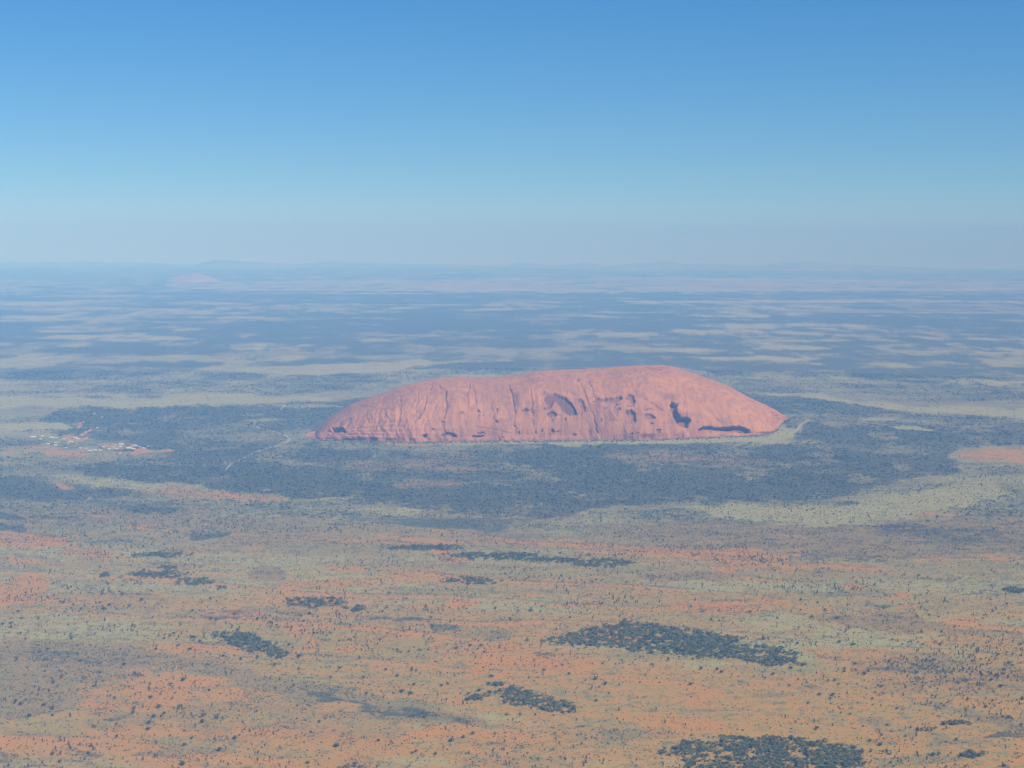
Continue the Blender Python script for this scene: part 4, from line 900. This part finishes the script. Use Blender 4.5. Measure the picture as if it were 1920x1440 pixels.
# --- labels that single trees out: nearest landmark, side, rank
LAND = [('mulga stand at the bottom edge', 1435, 1415), ('mulga stand at bottom centre', 1005, 1312), ('long mulga stand at lower right', 1250, 1205), ('mulga stand at lower left', 470, 1208),
        ('mulga stand beside the orange patch', 600, 1131), ('thin broken line of mulga', 950, 1045), ('left plain mulga clump', 320, 1077), ('mulga clump at the bottom edge', 668, 1438),
        ('small mulga clump at the right edge', 1905, 1108), ('mulga clump at lower right', 1818, 1415), ('orange sand streak at lower left', 350, 1278), ('red sand patch at the left edge', 30, 1110),
        ('orange streak above the bottom stand', 1270, 1358), ('grey scrub band at lower left', 720, 1325), ('mauve scrub patch at bottom centre', 1160, 1374), ('orange slope at the right edge', 1850, 1200), ('bare yellow field at lower left', 120, 1345),
        ('orange strip at lower centre', 860, 1372), ('grey scrub at lower right', 1645, 1358), ('bottom left corner', 0, 1440), ('bottom right corner', 1920, 1440), ('short mulga line in mid plain', 875, 1089)]
def place_labels(pts, noun):
    out = [None] * len(pts); buckets = {}
    for i, (a_, b_) in enumerate(pts):
        best = min(range(len(LAND)), key=lambda k: (a_ - LAND[k][1]) ** 2 + (2.2 * (b_ - LAND[k][2])) ** 2)
        dx, dy = a_ - LAND[best][1], 2.2 * (b_ - LAND[best][2])
        side_ = ('right of' if dx > 0 else 'left of') if abs(dx) > abs(dy) else ('below' if dy > 0 else 'above')
        buckets.setdefault((best, side_), []).append((dx * dx + dy * dy, i))
    for (k, side_), l_ in buckets.items():
        for n_, (_, i) in enumerate(sorted(l_)):
            ex = '' if n_ == 0 else ORD[n_] + ' ' if n_ < len(ORD) else None
            out[i] = f'{noun}, {ex}nearest {side_} the {LAND[k][0]}' if ex is not None else f'{noun}, farther off {side_} the {LAND[k][0]}'
    return out
labs = place_labels([(kpx[i], kpy[i]) for i in ind], 'slim desert oak')
for j, i in enumerate(ind):
    plant('oak', 'desert_oak', (kx[i], ky[i], gz(kx[i], ky[i])), ks[i], labs[j], 'tree', 'slim trees scattered over the foreground', int(rng.integers(5)), (kw[i], 1.0))
rest = ordr[300:]
sp = np.column_stack([kx[rest], ky[rest], gz(kx[rest], ky[rest])])
stuff_mesh('scattered_trees', sp, ks[rest] * kw[rest], [(p[2], p[3]) for p in PROTO['oak'][:3]] + [(p[2] * .75, p[3]) for p in PROTO['round'][:2]], M_OAK, 'countless small dark trees dotted over the middle plain', 'trees')
labs = place_labels([(a_, b_) for a_, b_, _ in rt], 'rounded green tree')
for j in range(len(rt)):
    plant('round', 'bloodwood_tree', tuple(RG[j]), rt[j, 2] * rng.uniform(.75, 1.15), labs[j], 'tree', 'rounded trees standing singly in the foreground', int(rng.integers(5)), (rng.uniform(.95, 1.4), 1.0))

# low scrub in the foreground
LOW = []
for s in range(4):
    r = np.random.default_rng(400 + s); v, f = I1
    LOW.append((v * r.uniform(.6, 1.3, (len(v), 1)) * (1, 1, .7) + (0, 0, .35), f))
x, y = sample_wedge(900000, 3900, 10800)
(cw_, cs_, cp_, cc_), px, py = cover_masks(x, y)
cl = fbm(x / 60, y / 40, 500, 3)
keep = rng.uniform(0, 1, len(x)) < (.08 + .42 * sstep(.42, .62, cl) * (.18 + cc_ + .5 * cw_)) * (1 - .7 * np.clip(bare.mean() * 0 + (np.exp(-(((px - 1330) / 330) ** 2 + ((py - 1310) / 52) ** 2))), 0, 1))
print('scrub', keep.sum())
stuff_mesh('low_scrub', np.column_stack([x[keep], y[keep], gz(x[keep], y[keep])]), rng.uniform(.8, 2.2, keep.sum()) + 1.8 * rng.uniform(0, 1, keep.sum()) ** 6, LOW, M_TUFT, 'low grey green bushes and tussocks over the foreground sand', 'scrub')

# trees of the mid distance: woodland round the rock
x, y = sample_wedge(260000, 8200, 17500)
(cw_, cs_, cp_, cc_), px, py = cover_masks(x, y)
sp_ = fbm(x / 130, y / 130, 600, 3)
pr = np.clip((cw_ - .28) * .75, 0.015, .55) * sstep(.25, .55, sp_ + .1 * cw_)
keep = rng.uniform(0, 1, len(x)) < pr
x, y, px, py = x[keep], y[keep], px[keep], py[keep]
# nothing grows on the rock
iu = np.interp(px, pxu, np.arange(NU)).astype(int)
rr_ = np.hypot(x, y); onrock = (px > 572) & (px < 1486) & (rr_ > D0[iu] - 25) & (rr_ < D0[iu] + depth[iu] + 40)
town = (px > 50) & (px < 300) & (py > 808) & (py < 856) & (rng.uniform(0, 1, len(x)) < .25)
ok = ~(onrock | town)
x, y = x[ok], y[ok]
print('woodland', len(x))
stuff_mesh('desert_woodland', np.column_stack([x, y, gz(x, y) + 1.5]), rng.uniform(3.5, 7.5, len(x)), LOW, M_FARWOOD, 'dark desert woodland surrounding the foot of the rock', 'woodland', zs=np.full(len(x), .75))
# scrub at the foot of the rock
fx_ = rng.uniform(600, 1490, 900); fo = np.abs(rng.normal(0, 60, 900)) + 8
fp = np.array([on_rock_foot(a_, b_) for a_, b_ in zip(fx_, fo)])
stuff_mesh('foot_scrub', fp, rng.uniform(3, 7, 900), LOW, M_FARWOOD, 'green scrub along the foot of the red rock', 'scrub')

# ------------------------------------------------------------------ haze
hz = NB('haze_air'); hz.t.nodes.remove(hz.b)
pv = hz.n('ShaderNodeVolumePrincipled')
pv.inputs['Color'].default_value = (*HAZE_COLOR, 1)
pv.inputs['Absorption Color'].default_value = (0.783, 0.80, 1, 1)
pv.inputs['Density'].default_value = HAZE_DENSITY
pv.inputs['Anisotropy'].default_value = -0.3
out = [n for n in hz.t.nodes if n.type == 'OUTPUT_MATERIAL'][0]
hz.l(pv.outputs[0], out.inputs['Volume'])
zb = gz(150000, 0) - 2; zt = H + 420
V_, F_ = boxvf((0, 0, (zb + zt) / 2), (302000, 302000, zt - zb))
me = bpy.data.meshes.new('haze'); me.from_pydata(V_, [], F_); me.materials.append(hz.m)
ho = bpy.data.objects.new('haze', me); COL.objects.link(ho)
tag(ho, 'blue desert air haze thickening towards the horizon', 'haze', kind='stuff')
